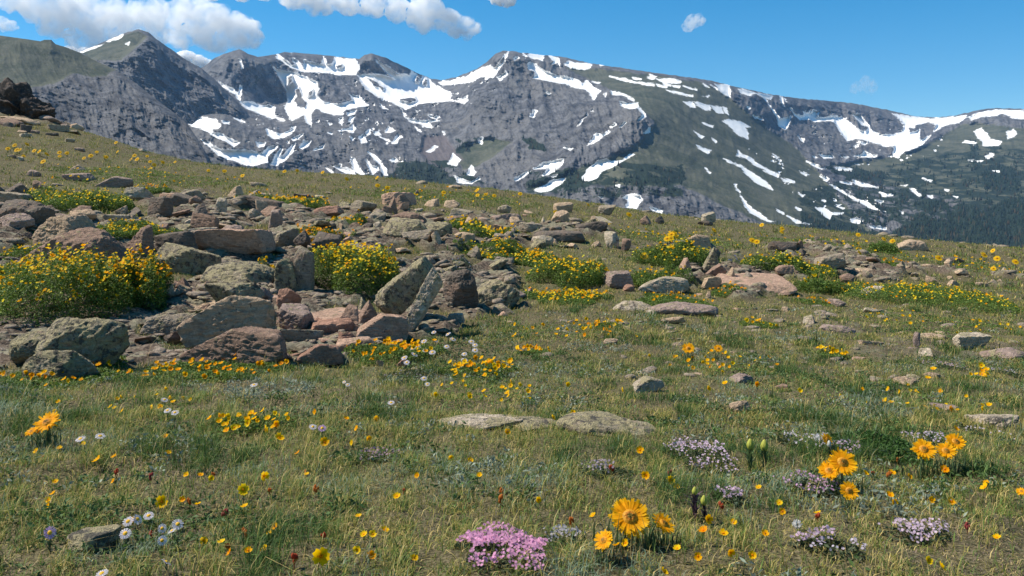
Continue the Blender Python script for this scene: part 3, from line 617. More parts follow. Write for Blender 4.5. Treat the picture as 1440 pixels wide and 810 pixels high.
def rock_mesh(dims, style, seed, sub, name='rock'):
    rg = np.random.default_rng(seed)
    U, T = ico(sub)
    pl = []
    def add(nx, ny, nz, d): v = np.array([nx, ny, nz], float); pl.append((v / np.linalg.norm(v), d))
    j = lambda s=0.16: rg.normal(0, s)
    if style in ('block', 'slab', 'flat', 'pillar'):
        for ax in range(3):
            for sg in (-1, 1):
                v = [j(), j(), j()]; v[ax] = sg; add(*v, rg.uniform(0.86, 1.05))
        for k in range(7): add(rg.normal(), rg.normal(), rg.normal(), rg.uniform(1.0, 1.28))
        p = 26
    elif style == 'wedge':
        add(-1, j(), 0.9, 0.62); add(0.25, j(), 1, 0.9); add(1, j(.2), 0.15, 0.95); add(0.1, -1, 0.12, 0.85); add(0, 1, 0.3, 0.9); add(j(), j(), -1, 0.95); add(-1, 0.2, -0.2, 1.0)
        for k in range(5): add(rg.normal(), rg.normal(), rg.normal(), rg.uniform(0.95, 1.2))
        p = 18
    elif style == 'peak':
        add(-1, -0.2, 0.55, 0.62); add(1, -0.15, 0.45, 0.62); add(0, -1, 0.25, 0.8); add(0, 1, 0.3, 0.85); add(0, 0, -1, 0.95)
        for k in range(5): add(rg.normal(), rg.normal(), rg.normal(), rg.uniform(0.95, 1.2))
        p = 18
    else:   # boulder
        for k in range(17): add(rg.normal(), rg.normal(), rg.normal() * 1.1, rg.uniform(0.80, 1.08))
        p = 20
    s = np.zeros(len(U))
    for nv, d in pl: s += np.maximum(U @ nv / d, 0) ** p
    r = s ** (-1.0 / p)
    V = U * r[:, None]
    mx_ = np.abs(V).max(0); V = V / mx_
    d = np.asarray(dims, float) / 2
    P = V * d
    sz = float(np.median(d))
    nn = U / d; nn /= np.linalg.norm(nn, axis=1)[:, None]
    q = P / sz
    qr = q @ np.array(Euler((rg.normal(0, .35), rg.normal(0, .35), 0)).to_matrix())
    e = (0.075 if style != 'crag' else .36) * fbm(q * 1.1 + seed, 3) + (0.075 if style != 'crag' else .3) * fbm(qr * np.array([1.5, 1.5, 4.2]) + seed, 3, ridged=True) + (0.05 * fbm(q * 6 + seed, 4, ridged=True) if sub > 4 else 0)
    amp = np.minimum(sz, 1.0 * d.min() + 0.35 * sz)
    P = P + nn * (e * amp)[:, None]
    me = mesh_np(name, P, T, MAT_ROCK, smooth=True)
    try: me.set_sharp_from_angle(angle=R(38))
    except Exception: pass
    return me

TONE = {'black': ((0.075, 0.062, 0.055), 0.0), 'grey': ((0.384, 0.312, 0.232), .5), 'lich': ((0.397, 0.331, 0.226), .95), 'tan': ((0.550, 0.394, 0.262), .25), 'pink': ((0.550, 0.356, 0.250), .1),
        'red': ((0.422, 0.237, 0.165), 0.05), 'brown': ((0.333, 0.219, 0.159), .15), 'dark': ((0.179, 0.144, 0.116), .1), 'pale': ((0.602, 0.494, 0.366), .5), 'purple': ((0.384, 0.281, 0.232), .35)}
FOOT = []          # footprints: X, Y, half width, half depth
ROCKN = [0]
def py_near(b_): return b_ > 450
def rock(label, cx, base, w_, h_, style='block', tone='grey', dep=0.75, roll=0.0, yaw=None, sink=0.18, pitch=0.0, lift=0.0, group=None):
    X, Y, Z = at(cx, base); s = Y / F
    rg = np.random.default_rng(1000 + ROCKN[0]); ROCKN[0] += 1
    W, H = w_ * s, h_ * s
    if style == 'flat':
        Y2 = at(cx, base - h_ * 0.8)[1]; Dp = max((Y2 - Y) * 0.95, W * 0.25); H = max(0.13 * W, 0.03); sink = 0.42
    elif style == 'low':
        Y2 = at(cx, base - h_ * 0.75)[1]; Dp = min(max((Y2 - Y) * 0.95, W * 0.3), W * 1.0); sink = 0.36; H = H * (.42 if py_near(base) else .6) / (1 - sink)
    else:
        Dp = W * dep; H = H / (1 - sink)
    Yc = Y + Dp * 0.42
    zc = float(ground_z(np.array([X]), np.array([Yc]))[0]); zf = Z
    z = (zf * 0.6 + zc * 0.4) + H * (0.5 - sink) + lift * s
    slope = math.atan2(zc - zf, Yc - Y) if Yc > Y else 0
    sub = 6 if w_ * h_ > 2500 else 5 if w_ > 26 else 4
    me = rock_mesh((W, Dp, H), style, 100 + ROCKN[0] * 7, sub)
    o = obj('rock', me, loc=(X, Yc, z), rot=(R(pitch) + slope * (1.0 if style in ('flat', 'low') else 0.4), R(roll), R(rg.uniform(-22, 22) * (.3 if style in ('low', 'flat') else 1) if yaw is None else yaw)))
    t, li = TONE[tone]; k = rg.uniform(0.88, 1.12)
    o.color = (t[0] * k, t[1] * k, t[2] * k, li)
    FOOT.append((X, Yc, W * (0.34 if style in ('low', 'flat') else .46), Dp * (0.30 if style in ('low', 'flat') else .46)))
    return tag(o, label, 'rock', group or 'stones of the tundra slope')

KEY = [
 # left front
 ('large rounded grey green lichen boulder, front left of the outcrop', 97, 530, 122, 86, 'boulder', 'lich', .7, 8),
 ('lichen covered boulder half behind the large front left boulder', 38, 520, 98, 56, 'boulder', 'lich', .8),
 ('low curved lichen rock lying in front of the large left boulder', 66, 538, 112, 42, 'boulder', 'lich', .5),
 ('big brown wedge rock with a dark face above the large flower mound', 86, 390, 152, 62, 'wedge', 'brown', .55),
 ('tan sloping ridge of rock rising behind the brown wedge rock', 76, 346, 84, 52, 'wedge', 'tan', .8, -14),
 ('dark jagged rock at the left edge beside the tan ridge', 26, 326, 70, 36, 'block', 'dark', .7),
 ('dark small block on the far left above the jagged rock', 20, 283, 44, 24, 'boulder', 'dark'),
 ('flat dark stone leaning on the left edge rocks', 14, 296, 50, 14, 'slab', 'grey', .8, 6),
 ('small upright dark stone between the left drift and the tan ridge', 66, 298, 20, 18, 'peak', 'dark'),
 ('upright angular brown stone right of the brown wedge rock', 192, 375, 50, 52, 'peak', 'brown', .5, 10),
 ('dark block tucked right beside the upright brown stone', 240, 372, 60, 32, 'block', 'dark', .7),
 ('long grey green boulder with a dark front below the orange slab', 264, 387, 110, 36, 'block', 'lich', .35, 8, -12),
 ('flat orange tan slab, brightest top in the outcrop', 310, 368, 122, 26, 'slab', 'pink', .9, 0, 6),
 ('dark log shaped slab tilted down right, high in the rubble', 262, 294, 62, 15, 'slab', 'dark', .4, 17, 0),
 ('long dark log shaped slab at the upper rim of the rubble', 368, 296, 96, 18, 'slab', 'dark', .3, 14, -8),
 ('broad pale lichen slab sloping in the middle of the outcrop', 312, 410, 114, 48, 'low', 'lich'),
 ('tan sloping slab right of the flower mound', 272, 438, 84, 46, 'flat', 'tan'),
 ('knobbly lichen boulder below the broad pale slab', 331, 442, 98, 42, 'boulder', 'lich', .7),
 ('large wedge of tan rock with a lichen back, centre left', 318, 490, 132, 58, 'wedge', 'tan', .7),
 ('long dark brown rock behind the front flower drift', 330, 518, 154, 48, 'wedge', 'brown', .45),
 ('low dark slab in shade left of the large tan wedge', 232, 478, 92, 30, 'slab', 'grey', .5, -4),
 ('small dark rounded stone in the hollow below the flower mound', 240, 488, 34, 18, 'boulder', 'dark'),
 ('shorter standing stone of the pair in the outcrop', 399, 420, 33, 54, 'pillar', 'lich', .7, -2, 8, .12),
 ('taller standing stone of the pair beside the middle flower mound', 426, 420, 28, 62, 'pillar', 'grey', .8, 3, -10, .12),
 ('dark knob of rock behind the taller standing stone', 424, 356, 30, 24, 'boulder', 'dark'),
 ('rust red boulder below the standing stones', 396, 448, 48, 29, 'boulder', 'red', .8),
 ('flat tan pink slab right of the rust red boulder', 456, 462, 80, 36, 'flat', 'pink'),
 ('grey pink slab in the rubble below the rust red boulder', 412, 474, 54, 30, 'slab', 'purple', .8, 10),
 ('flat dark grey plate among the red rubble', 420, 490, 62, 18, 'slab', 'grey', .6, 3),
 ('red brown plate right of the dark grey plate', 462, 478, 62, 18, 'slab', 'red', .7, -3),
 ('pink triangular plate left of the dark brown block', 488, 476, 36, 42, 'wedge', 'pink', .5),
 ('dark brown block below the lifted leaning block', 516, 464, 38, 32, 'peak', 'brown', .7),
 ('red brown ridge stone at the lower edge of the outcrop', 444, 518, 66, 32, 'wedge', 'red', .7),
 ('pale pink slab at the lower edge of the outcrop', 498, 500, 66, 18, 'slab', 'pink', .8),
 ('pink slab at the foot of the leaning pillar', 534, 484, 78, 34, 'wedge', 'pink', .6),
 ('dark rounded rock right of the leaning pillar', 646, 442, 52, 56, 'boulder', 'dark', .7),
 ('small pink brown stone at the right end of the leaning pillar shadow', 640, 458, 28, 14, 'slab', 'pink', .8, -8),
 ('broad pale lichen rock face right of the leaning stones', 692, 434, 78, 56, 'low', 'lich'),
 ('purple grey flat slab right of the leaning stones', 702, 421, 82, 26, 'low', 'purple'),
 ('small thin upright stone leaning on the long brown rock', 380, 485, 12, 36, 'pillar', 'lich', .8, 12),
 ('grey block at the foot of the middle flower mound', 510, 440, 18, 22, 'peak', 'lich', .8, -12),
 # back of the outcrop
 ('upright pointed dark stone, sharpest on the upper rim', 552, 302, 18, 26, 'peak', 'brown', .7, 4),
 ('small leaning stone at the left of the sharp pointed stone', 542, 306, 14, 16, 'pillar', 'brown', .8, 22),
 ('long brown boulder below the sharp pointed stone', 562, 319, 72, 17, 'wedge', 'brown', .5),
 ('broad greenish lichen boulder below the long brown boulder', 565, 343, 72, 28, 'boulder', 'lich', .6),
 ('red brown rounded block in the upper middle rubble', 463, 307, 48, 17, 'boulder', 'red', .6),
 ('overhanging grey slab with a dark gap under it', 594, 351, 54, 13, 'slab', 'grey', .8, -4),
 ('stack of dark plates behind the middle flower mound', 458, 362, 40, 26, 'block', 'dark', .7),
 ('pale lichen block right of the broad greenish boulder', 613, 337, 42, 22, 'boulder', 'lich', .7),
 ('rounded dark block left of the orange slab rubble', 286, 333, 40, 20, 'block', 'brown', .7, 8),
 ('upright pinkish flake in the rubble right of the long dark log', 386, 326, 22, 30, 'pillar', 'purple', .7, 6),
 ('big dark lichen knob above the standing stones', 392, 352, 52, 32, 'boulder', 'grey', .7),
 ('rounded purple brown boulder above the orange slab', 322, 338, 50, 20, 'boulder', 'purple', .7),
 ('pale upright flake in the middle of the rubble', 309, 310, 18, 30, 'pillar', 'pale', .7, -6),
 ('dark faced block below the dark log slab', 222, 312, 32, 22, 'block', 'dark', .7),
 ('pale grey sloping slab left of the dark faced block', 196, 312, 60, 30, 'flat', 'grey'),
 ('long low stone at the foot of the upper left flower drift', 112, 305, 30, 14, 'boulder', 'brown'),
 ('grey stone beside the low stone below the upper left drift', 134, 306, 20, 10, 'boulder', 'grey'),
 ('pale flat stone below the upper left flower drift', 156, 316, 44, 12, 'slab', 'pale', .8),
 ('tan rounded stone left of the pale flat stone', 112, 318, 38, 14, 'boulder', 'tan'),
 ('purple brown bank of rock above the upper left drift', 156, 264, 48, 15, 'wedge', 'purple', .6),
 # upper left slope
 ('tan pyramid stone on the upper left grass', 104, 241, 27, 9, 'peak', 'tan', .8),
 ('wide flat dark stone just below the tan pyramid stone', 104, 255, 44, 11, 'slab', 'purple', .7, 4),
 ('dark rounded rock on the left grass above the drift', 46, 266, 36, 15, 'boulder', 'brown'),
 ('small grey rock on the left grass above the dark rounded rock', 43, 248, 22, 10, 'boulder', 'purple'),
 ('pale flat stone high on the left slope', 33, 192, 18, 5, 'slab', 'pale', .8),
 ('dark flat stone at the left edge high on the slope', 8, 178, 16, 6, 'slab', 'dark', .8),
 ('grey slab on the slope below the summit rubble', 77, 184, 30, 8, 'slab', 'grey', .8),
 ('thin dark stone below the grey slab on the slope', 70, 190, 18, 4, 'slab', 'dark', .8),
 ('small pale stone on the slope right of the thin dark stone', 96, 200, 14, 5, 'slab', 'grey', .8),
 ('small brown stone among the high sunflowers', 109, 212, 16, 5, 'slab', 'purple', .8),
 ('pale stone on the crest line of the left slope', 198, 214, 11, 4, 'slab', 'pale', .8),
 ('small pale stone left among the high sunflowers', 29, 227, 11, 6, 'boulder', 'pale', .8),
 ('small flat grey stone at the far left below the high sunflowers', 15, 222, 12, 4, 'slab', 'purple', .8),
 # right of the leaning stones and centre back
 ('orange tan block standing on the crest in the middle', 792, 298, 27, 14, 'block', 'tan', .7, -8),
 ('long dark ledge of rock in the centre back', 792, 340, 84, 15, 'slab', 'dark', .4, 4),
 ('black shaded slab at the right end of the centre ledge', 836, 331, 50, 12, 'slab', 'dark', .6, -5),
 ('small pointed pale stone in front of the orange tan block', 764, 319, 10, 14, 'peak', 'pale', .8),
 ('pale boulder under the long dark ledge', 762, 344, 34, 15, 'boulder', 'pale', .7),
 ('dark grey slab left of the long dark ledge', 748, 329, 36, 12, 'slab', 'grey', .7, 6),
 ('grey lichen block on the crest left of the orange tan block', 710, 300, 20, 14, 'boulder', 'grey', .8),
 ('broken dark block at the crest above the right flower drift', 646, 310, 34, 16, 'block', 'grey', .7, 14),
 ('flat purple grey slab above the right flower drift', 712, 317, 54, 10, 'slab', 'purple', .7),
 ('dark small stone on the crest right of the upper meadow', 586, 275, 12, 10, 'boulder', 'dark', .8),
 ('thin orange stone lying on the crest', 640, 265, 20, 4, 'slab', 'tan', .7),
 # centre right
 ('grey purple block with a dark front, centre', 872, 407, 42, 24, 'block', 'purple', .7),
 ('small red block right of the grey purple block', 884, 411, 18, 9, 'boulder', 'red', .8),
 ('white tan ledge of rock, palest in the centre', 936, 413, 76, 24, 'wedge', 'pale', .6),
 ('flat grey lichen slab flush with the turf, centre', 890, 440, 74, 22, 'low', 'pale'),
 ('long purple brown flat slab flush with the turf, centre', 962, 446, 118, 26, 'low', 'purple'),
 ('triangular tan stone left of the yellow lichen stone', 966, 391, 28, 28, 'peak', 'pink', .6),
 ('upright stone with a yellow green lichen face', 1002, 393, 30, 40, 'peak', 'lich', .5, 8),
 ('slanted brown slab propped on the yellow lichen stone', 1008, 397, 32, 14, 'slab', 'brown', .6, -32),
 ('rounded brown block below the slanted brown slab', 1002, 408, 26, 18, 'block', 'tan', .8),
 ('small pointed stone right of the yellow lichen stone', 1030, 402, 20, 27, 'peak', 'tan', .7, 4),
 ('broad pink slab of bedrock on the right', 1078, 416, 116, 24, 'flat', 'pink'),
 ('dark red lip of rock along the broad pink slab', 1076, 398, 76, 10, 'slab', 'red', .35, -4),
 ('tan crested rock above the dense green cushion', 980, 356, 44, 24, 'wedge', 'tan', .7, 4),
 ('dark ridge of rock falling right from the tan crested rock', 1004, 365, 22, 22, 'wedge', 'dark', .8, 30),
 ('pair partner: brown upright stump on the centre right grass', 881, 353, 14, 18, 'pillar', 'brown', .8),
 ('pale lichen block left of the brown upright stump', 862, 350, 24, 24, 'boulder', 'pale', .7),
 ('pale stone on the skyline, right of the middle', 998, 313, 20, 13, 'block', 'pale', .7, -14),
 ('dark stone in front of the pale skyline stone', 996, 317, 24, 7, 'boulder', 'dark', .7),
 ('left dark tilted stone of two on the crest grass', 908, 318, 14, 12, 'slab', 'brown', .7, -38),
 ('right dark tilted stone of two on the crest grass', 928, 316, 13, 11, 'slab', 'dark', .7, -42),
 ('grey rubble block on the crest, centre right', 852, 302, 28, 14, 'boulder', 'grey', .7),
 ('small tan stone under the dark orange sunflowers', 900, 363, 11, 8, 'boulder', 'brown'),
 # right
 ('flat dark slab at the left of the right hand rubble', 1105, 363, 40, 10, 'slab', 'dark', .7, 3),
 ('dark grey block right of the yellow drift', 1172, 388, 44, 20, 'block', 'grey', .7, -6),
 ('rounded brown boulder right of the dark grey block', 1196, 398, 25, 13, 'boulder', 'brown', .8),
 ('small black pointed stone in the right hand rubble', 1229, 387, 17, 14, 'peak', 'dark', .8),
 ('tan rubble slab in the middle of the right hand rubble', 1252, 397, 36, 14, 'flat', 'tan'),
 ('orange lichen stone on the right hand crest', 1286, 352, 50, 14, 'wedge', 'tan', .7),
 ('flat dark stone right of the orange lichen stone', 1344, 371, 33, 7, 'slab', 'dark', .6),
 ('pale knobbly lichen rock below the right hand rubble', 1228, 419, 38, 15, 'boulder', 'pale', .7),
 ('purple flat stone left below the pale knobbly rock', 1183, 431, 34, 11, 'boulder', 'purple', .6),
 ('grey white rubble piece below the purple flat stone', 1226, 441, 28, 8, 'boulder', 'pale', .7),
 ('brown block left of the pale knobbly rock', 1174, 407, 17, 11, 'boulder', 'brown', .8),
 ('dark rock left of the right hand rubble by the pink slab', 1106, 392, 26, 13, 'block', 'brown', .8),
 ('pinkish pale rock with a dark right side on the right turf', 1369, 493, 50, 21, 'block', 'pale', .6, 2),
 ('small dark upright stone on the right turf', 1291, 492, 10, 24, 'pillar', 'purple', .8, 5),
 ('low tan rock right of the small dark upright stone', 1318, 480, 42, 16, 'low', 'tan'),
 ('rough grey rock at the right edge', 1428, 506, 62, 26, 'low', 'purple'),
 ('tan rock with a grey cap in the right turf', 1280, 543, 44, 28, 'low', 'tan'),
 ('small grey pink ledge right of the tan capped rock', 1347, 581, 46, 20, 'low', 'purple'),
 ('broad broken pale rock at the right edge of the foreground', 1412, 600, 70, 40, 'low', 'pale'),
 ('flat tan stone sunk in the turf, right', 1230, 492, 32, 12, 'low', 'tan'),
 ('low purple grey outcrop sunk in the turf, right', 1180, 470, 62, 18, 'low', 'purple'),
 # foreground
 ('wide flat slab with yellow and black lichen, middle foreground', 846, 618, 216, 48, 'low', 'lich'),
 ('low grey ledge left of the wide lichen slab', 676, 605, 124, 24, 'low', 'pale'),
 ('narrow broken rib of rock joining the low ledge and the wide slab', 752, 606, 74, 18, 'low', 'lich'),
 ('pale leaning stone above the wide lichen slab', 910, 551, 46, 21, 'wedge', 'pale', .7),
 ('small brown grey stone right of the wide lichen slab', 1041, 581, 32, 16, 'boulder', 'tan', .8),
 ('lichen rock beside the white asters, lower left corner', 112, 780, 92, 52, 'low', 'lich'),
 ('small tan stone in the centre turf', 858, 488, 24, 9, 'boulder', 'tan'),
 ('pink stone at the foot of the purple grey slab', 708, 447, 18, 9, 'peak', 'pink', .8),
 ('small orange stone left of the turf slabs', 746, 413, 9, 10, 'peak', 'pink', .8),
 ('white tan stone in the centre turf below the slabs', 948, 459, 34, 10, 'boulder', 'tan', .6),
]
for k in KEY:
    kw = dict(zip(('dep', 'roll', 'yaw', 'sink'), k[7:]))
    rock(k[0].replace('pair partner: ', ''), *k[1:7], **kw)

def beam(label, p0, p1, wpx, tpx, tone, Y, yaw=0.0, seed=5, dpx=None):
    """a long stone between two picture points at distance Y"""
    s = Y / F
    a = np.array([(p0[0] - CX) * s, (EYE - p0[1]) * s]); b_ = np.array([(p1[0] - CX) * s, (EYE - p1[1]) * s])
    L = float(np.hypot(*(b_ - a))); c = (a + b_) / 2
    roll = math.degrees(math.atan2(b_[0] - a[0], b_[1] - a[1]))
    me = rock_mesh((wpx * s, (dpx or wpx) * s, L), "pillar", seed, 6)
    o = obj('rock', me, loc=(c[0], Y, c[1]), rot=(R(tpx), R(roll), R(yaw)))
    t, li = TONE[tone]; o.color = (*t, li)
    FOOT.append((c[0], Y, L * 0.35, wpx * s * 0.5))
    return tag(o, label, 'rock', 'stones of the tundra slope')
Yb = at(575, 475)[1]
beam('thin leaning pillar of lichen stone above deep shadow, centre of the outcrop', (566, 478), (622, 377), 24, -8, 'pale', Yb + 0.12, seed=21, dpx=44)
beam('thick leaning block of lichen stone left of the leaning pillar', (538, 442), (606, 368), 48, -6, 'lich', Yb + 0.55, seed=34, dpx=56)

# jagged rocks on the left hand crest, placed on the far crest
CREST = [('dark jagged crag on the left skyline', -6, 160, 108, 40, 'crag', 'black', 14), ('dark sloping block at the right end of the skyline crag', 42, 168, 54, 24, 'crag', 'black', 24), ('pale ledge of rubble under the skyline crag', 20, 172, 60, 14, 'low', 'tan', 4),
 ('grey rubble block right of the skyline ledge', 58, 172, 42, 11, 'boulder', 'purple', 12), ('low pink grey rubble on the crest below the crag', 84, 180, 36, 10, 'boulder', 'purple', 14), ('brown rubble stone under the left end of the skyline ledge', -14, 174, 60, 14, 'low', 'brown', 0), ('small dark slab on top of the crest rubble', 66, 162, 22, 5, 'slab', 'dark', 14)]
for k in CREST: rock(*k[:7], dep=.9, roll=k[7], sink=.2)

# landmarks for the labels of the small stones and flowers
LM = [('the large front left boulder', 97, 495), ('the big brown wedge rock', 86, 365), ('the tan sloping ridge', 76, 320), ('the upright brown stone', 192, 350), ('the flat orange slab', 310, 352), ('the long dark log slab', 368, 285),
 ('the tilted dark log slab', 262, 285), ('the broad pale lichen slab', 312, 392), ('the knobbly lichen boulder', 331, 425), ('the large tan wedge', 318, 465), ('the long brown rock', 330, 495), ('the standing stones', 412, 395), ('the rust red boulder', 396, 435),
 ('the leaning pillar', 596, 430), ('the middle flower mound', 500, 392), ('the sharp pointed stone', 552, 290), ('the broad greenish boulder', 565, 330), ('the overhanging grey slab', 594, 347), ('the purple flat slab', 702, 412), ('the long dark ledge', 792, 334),
 ('the orange tan crest block', 792, 292), ('the grey purple block', 872, 396), ('the white tan ledge', 936, 402), ('the long purple slab', 962, 436), ('the yellow lichen stone', 1002, 374), ('the broad pink bedrock', 1078, 408), ('the tan crested rock', 980, 344), ('the pale skyline stone', 998, 308),
 ('the dark grey right block', 1172, 378), ('the small black pointed stone', 1229, 380), ('the pale knobbly rock', 1228, 412), ('the flat dark right stone', 1344, 368), ('the orange lichen stone', 1286, 345), ('the dark sided pale rock', 1369, 483), ('the small dark upright stone', 1291, 480),
 ('the tan capped rock', 1280, 530), ('the right edge rock', 1412, 582), ('the wide lichen slab', 836, 595), ('the low grey ledge', 672, 595), ('the pale leaning stone', 910, 541), ('the corner lichen rock', 112, 746), ('the big pink cushion', 708, 782), ('the largest sunflower', 886, 727), ('the twin sunflowers', 1178, 655), ('the right sunflower trio', 1325, 630), ('the upper left sunflowers', 60, 598), ('the two centre sunflowers', 985, 490), ('the leafy bud pair', 1065, 630), ('the purple bud stalk', 985, 705), ('the green fern cushion', 1235, 630), ('the white asters', 215, 745), ('the pale lilac cushion', 985, 645),
 ('the lower right lilac strip', 1290, 755), ('the middle yellow clump', 360, 590), ('the front flower drift', 200, 515), ('the leaning pillar asters', 620, 490)]
_pool = {}
def near_label(what, px, py, o, only=None):
    best = min(LM, key=lambda l: (l[1] - px) ** 2 + ((l[2] - py) * 1.5) ** 2)
    dx, dy = px - best[1], (py - best[2]) * 1.6
    rel = ('right of' if dx > 0 else 'left of') if abs(dx) > abs(dy) else ('in front of' if dy > 0 else 'behind')
    _pool.setdefault((what, rel, best[0]), []).append((math.hypot(dx, dy), o))
ORD = ['nearest', 'second nearest', 'third nearest', 'fourth nearest', 'fifth nearest', 'sixth nearest', 'seventh nearest', 'eighth nearest', 'ninth nearest', 'tenth nearest', 'eleventh nearest', 'twelfth nearest', 'thirteenth nearest', 'fourteenth nearest', 'fifteenth nearest', 'sixteenth nearest', 'seventeenth nearest', 'eighteenth nearest']
def flush_labels():
    for (what, rel, lm_), lst in _pool.items():
        lst.sort(key=lambda q: q[0])
        for i, (_, o) in enumerate(lst):
            if len(lst) == 1: o['label'] = f'{what} {rel} {lm_}'
            else: o['label'] = f'{what} {rel} {lm_}, {ORD[min(i, len(ORD) - 1)]}'
    _pool.clear()

# small stones: a few shapes copied, each with its own size, turn and colour
PROTO = {}
for st_ in ('block', 'slab', 'boulder', 'wedge', 'peak'):
    PROTO[st_] = [rock_mesh({'block': (1, .8, .6), 'slab': (1, .8, .16), 'boulder': (1, .85, .62), 'wedge': (1, .8, .55), 'peak': (1, .8, .9)}[st_], st_, 500 + i * 13 + len(st_), 5) for i in range(6)]
WORD = {'black': 'black', 'grey': 'grey', 'lich': 'lichen green', 'tan': 'tan', 'pink': 'pinkish', 'red': 'rust red', 'brown': 'brown', 'dark': 'dark', 'pale': 'pale', 'purple': 'purple grey'}
KIND = {'block': 'angular stone', 'slab': 'flat stone', 'boulder': 'rounded stone', 'wedge': 'wedge stone', 'peak': 'pointed stone'}
zone = lambda x0, y0, x1, y1, n_, lo, hi, tones: (x0, y0, x1, y1, n_, lo, hi, tones)
G_ = ['grey', 'tan', 'pale', 'lich', 'tan', 'pink', 'dark', 'brown']; P_ = ['pink', 'red', 'pink', 'red', 'brown', 'tan', 'purple']
ZONES = [zone(-5, 158, 110, 190, 12, 10, 26, ['dark', 'purple', 'tan', 'grey']), zone(170, 276, 440, 350, 62, 14, 46, G_), zone(440, 286, 660, 356, 46, 14, 42, G_), zone(350, 425, 570, 522, 38, 14, 44, P_), zone(640, 292, 860, 348, 22, 12, 36, G_), zone(1090, 340, 1240, 398, 20, 12, 34, G_), zone(870, 432, 1440, 545, 34, 9, 34, ['pale', 'pink', 'purple', 'tan', 'pale']),
         zone(1245, 376, 1440, 402, 26, 8, 20, ['tan', 'pale', 'grey', 'tan']), zone(0, 270, 110, 350, 12, 14, 46, ['dark', 'grey', 'purple']), zone(950, 385, 1060, 420, 8, 8, 18, ['tan', 'pink', 'brown']), zone(600, 360, 720, 470, 14, 14, 44, ['lich', 'grey', 'tan']), zone(200, 390, 340, 490, 18, 14, 50, ['tan', 'pink', 'brown'])]
rg = np.random.default_rng(77)
for (x0, y0, x1, y1, n_, lo, hi, tones) in ZONES:
    for i in range(n_):
        for _ in range(14):
            px, py = rg.uniform(x0, x1), rg.uniform(y0, y1); X, Y, Z = at(px, py)
            if all(((X - f[0]) / (f[2] + .02)) ** 2 + ((Y - f[1]) / (f[3] + .02)) ** 2 > 1 for f in FOOT): break
        s = Y / F; wpx = lo + (hi - lo) * rg.random() ** 1.8
        st_ = str(rg.choice(['block', 'slab', 'slab', 'slab', 'slab', 'boulder', 'wedge', 'slab', 'peak'] if py < 430 or px < 600 else ['slab', 'slab', 'wedge'])); tn = str(rg.choice(tones))
        sc_ = wpx * s * rg.uniform(0.9, 1.15)
        src = PROTO[st_][rg.integers(6)]
        o = obj('stone', src, loc=(X, Y, Z + sc_ * {'slab': .02 if py < 430 or px < 600 else -.03, 'peak': .26}.get(st_, .10)), rot=(rg.normal(0, .16), rg.normal(0, (.6 if rg.random() < .4 else .2) if py < 430 or px < 600 else .08), rg.uniform(0, 6.28)), scale=(sc_, sc_ * rg.uniform(.75, 1.1), sc_ * rg.uniform(.8, 1.15)))
        t, li = TONE[tn]; k = rg.uniform(.8, 1.15); o.color = (t[0] * k, t[1] * k, t[2] * k, li)
        tag(o, None, 'stone', 'small stones of the outcrop'); near_label(f'small {WORD[tn]} {KIND[st_]}', px, py, o)
        FOOT.append((X, Y, sc_ * .42, sc_ * .36))
flush_labels()

# crumbs of stone between them: rubble nobody could count
Us, Ts_ = ico(2)
def rubble(n_):
    pts = []
    while len(pts) < n_:
        px = rg.uniform(-60, 1480, 4000); py = rg.uniform(255, 535, 4000)
        k_ = np.zeros(4000, bool)
        for p in STONY[:4]: k_ |= inpoly(px, py, p)
        A_ = (px - CX) / F; okr = np.array([False] * 4000); ii = np.where(k_)[0]
        if len(ii):
            gx2, gy2, _ = at_many(px[ii], py[ii]); k_[ii] = stony_fast(gx2, gy2) > .45
        k_ |= (px > 840) & (py > 425) & (rg.random(4000) < .10) | (rg.random(4000) < .02)
        for a, b_ in zip(px[k_], py[k_]): pts.append((a, b_))
    Vv, Tt = [], []; pts = np.array(pts[:n_]); RX, RY, RZ = at_many(pts[:, 0], pts[:, 1])
    for i in range(n_):
        X, Y, Z = RX[i], RY[i], RZ[i]; sz = Y / F * (1.8 + 13 * rg.random() ** 2.6)
        r_ = 1 / (np.stack([np.abs(Us @ (q / np.linalg.norm(q))) ** 7 for q in rg.normal(size=(5, 3))]).sum(0) ** (1 / 7) + .12)
        Vv.append(Us * r_[:, None] * .75 * sz * np.array([1, .9, rg.uniform(.18, .55)]) @ np.array(Euler((0, 0, rg.uniform(0, 6.3))).to_matrix()).T + (X, Y, Z)); Tt.append(Ts_ + len(Us) * i)
    return np.concatenate(Vv), np.concatenate(Tt)
V, T = rubble(4600)
o = obj('rubble', mesh_np('rubble', V, T, MAT_ROCK)); o.color = (0.37, 0.295, 0.225, 0.5)
tag(o, 'loose small rubble between the rocks of the outcrop', 'rubble', kind='stuff')
# ------------------------------------------------------------------ living ground cover
def leaf_mat(name, trans=0.35, gloss=0.3):
    m, nt = new_mat(name); n = N(nt)
    oc = n('ShaderNodeObjectInfo').outputs['Color']
    c = n.mix(1.0, n.attr('Col').outputs['Color'], oc, 'MULTIPLY')
    b = n('ShaderNodeBsdfPrincipled', {'Base Color': c, 'Roughness': 0.6, 'Specular IOR Level': gloss})
    t = n('ShaderNodeBsdfTranslucent', {'Color': c})
    mx_ = n('ShaderNodeMixShader', {0: trans, 1: b.outputs[0], 2: t.outputs[0]})
    n.out(mx_.outputs[0]); return m
MAT_BLADE = leaf_mat('grass_blade', 0.34, 0.25); MAT_LEAF = leaf_mat('leaf', 0.3, 0.3); MAT_PETAL = leaf_mat('petal', 0.5, 0.1); MAT_STEM = leaf_mat('stem', 0.15, 0.2)

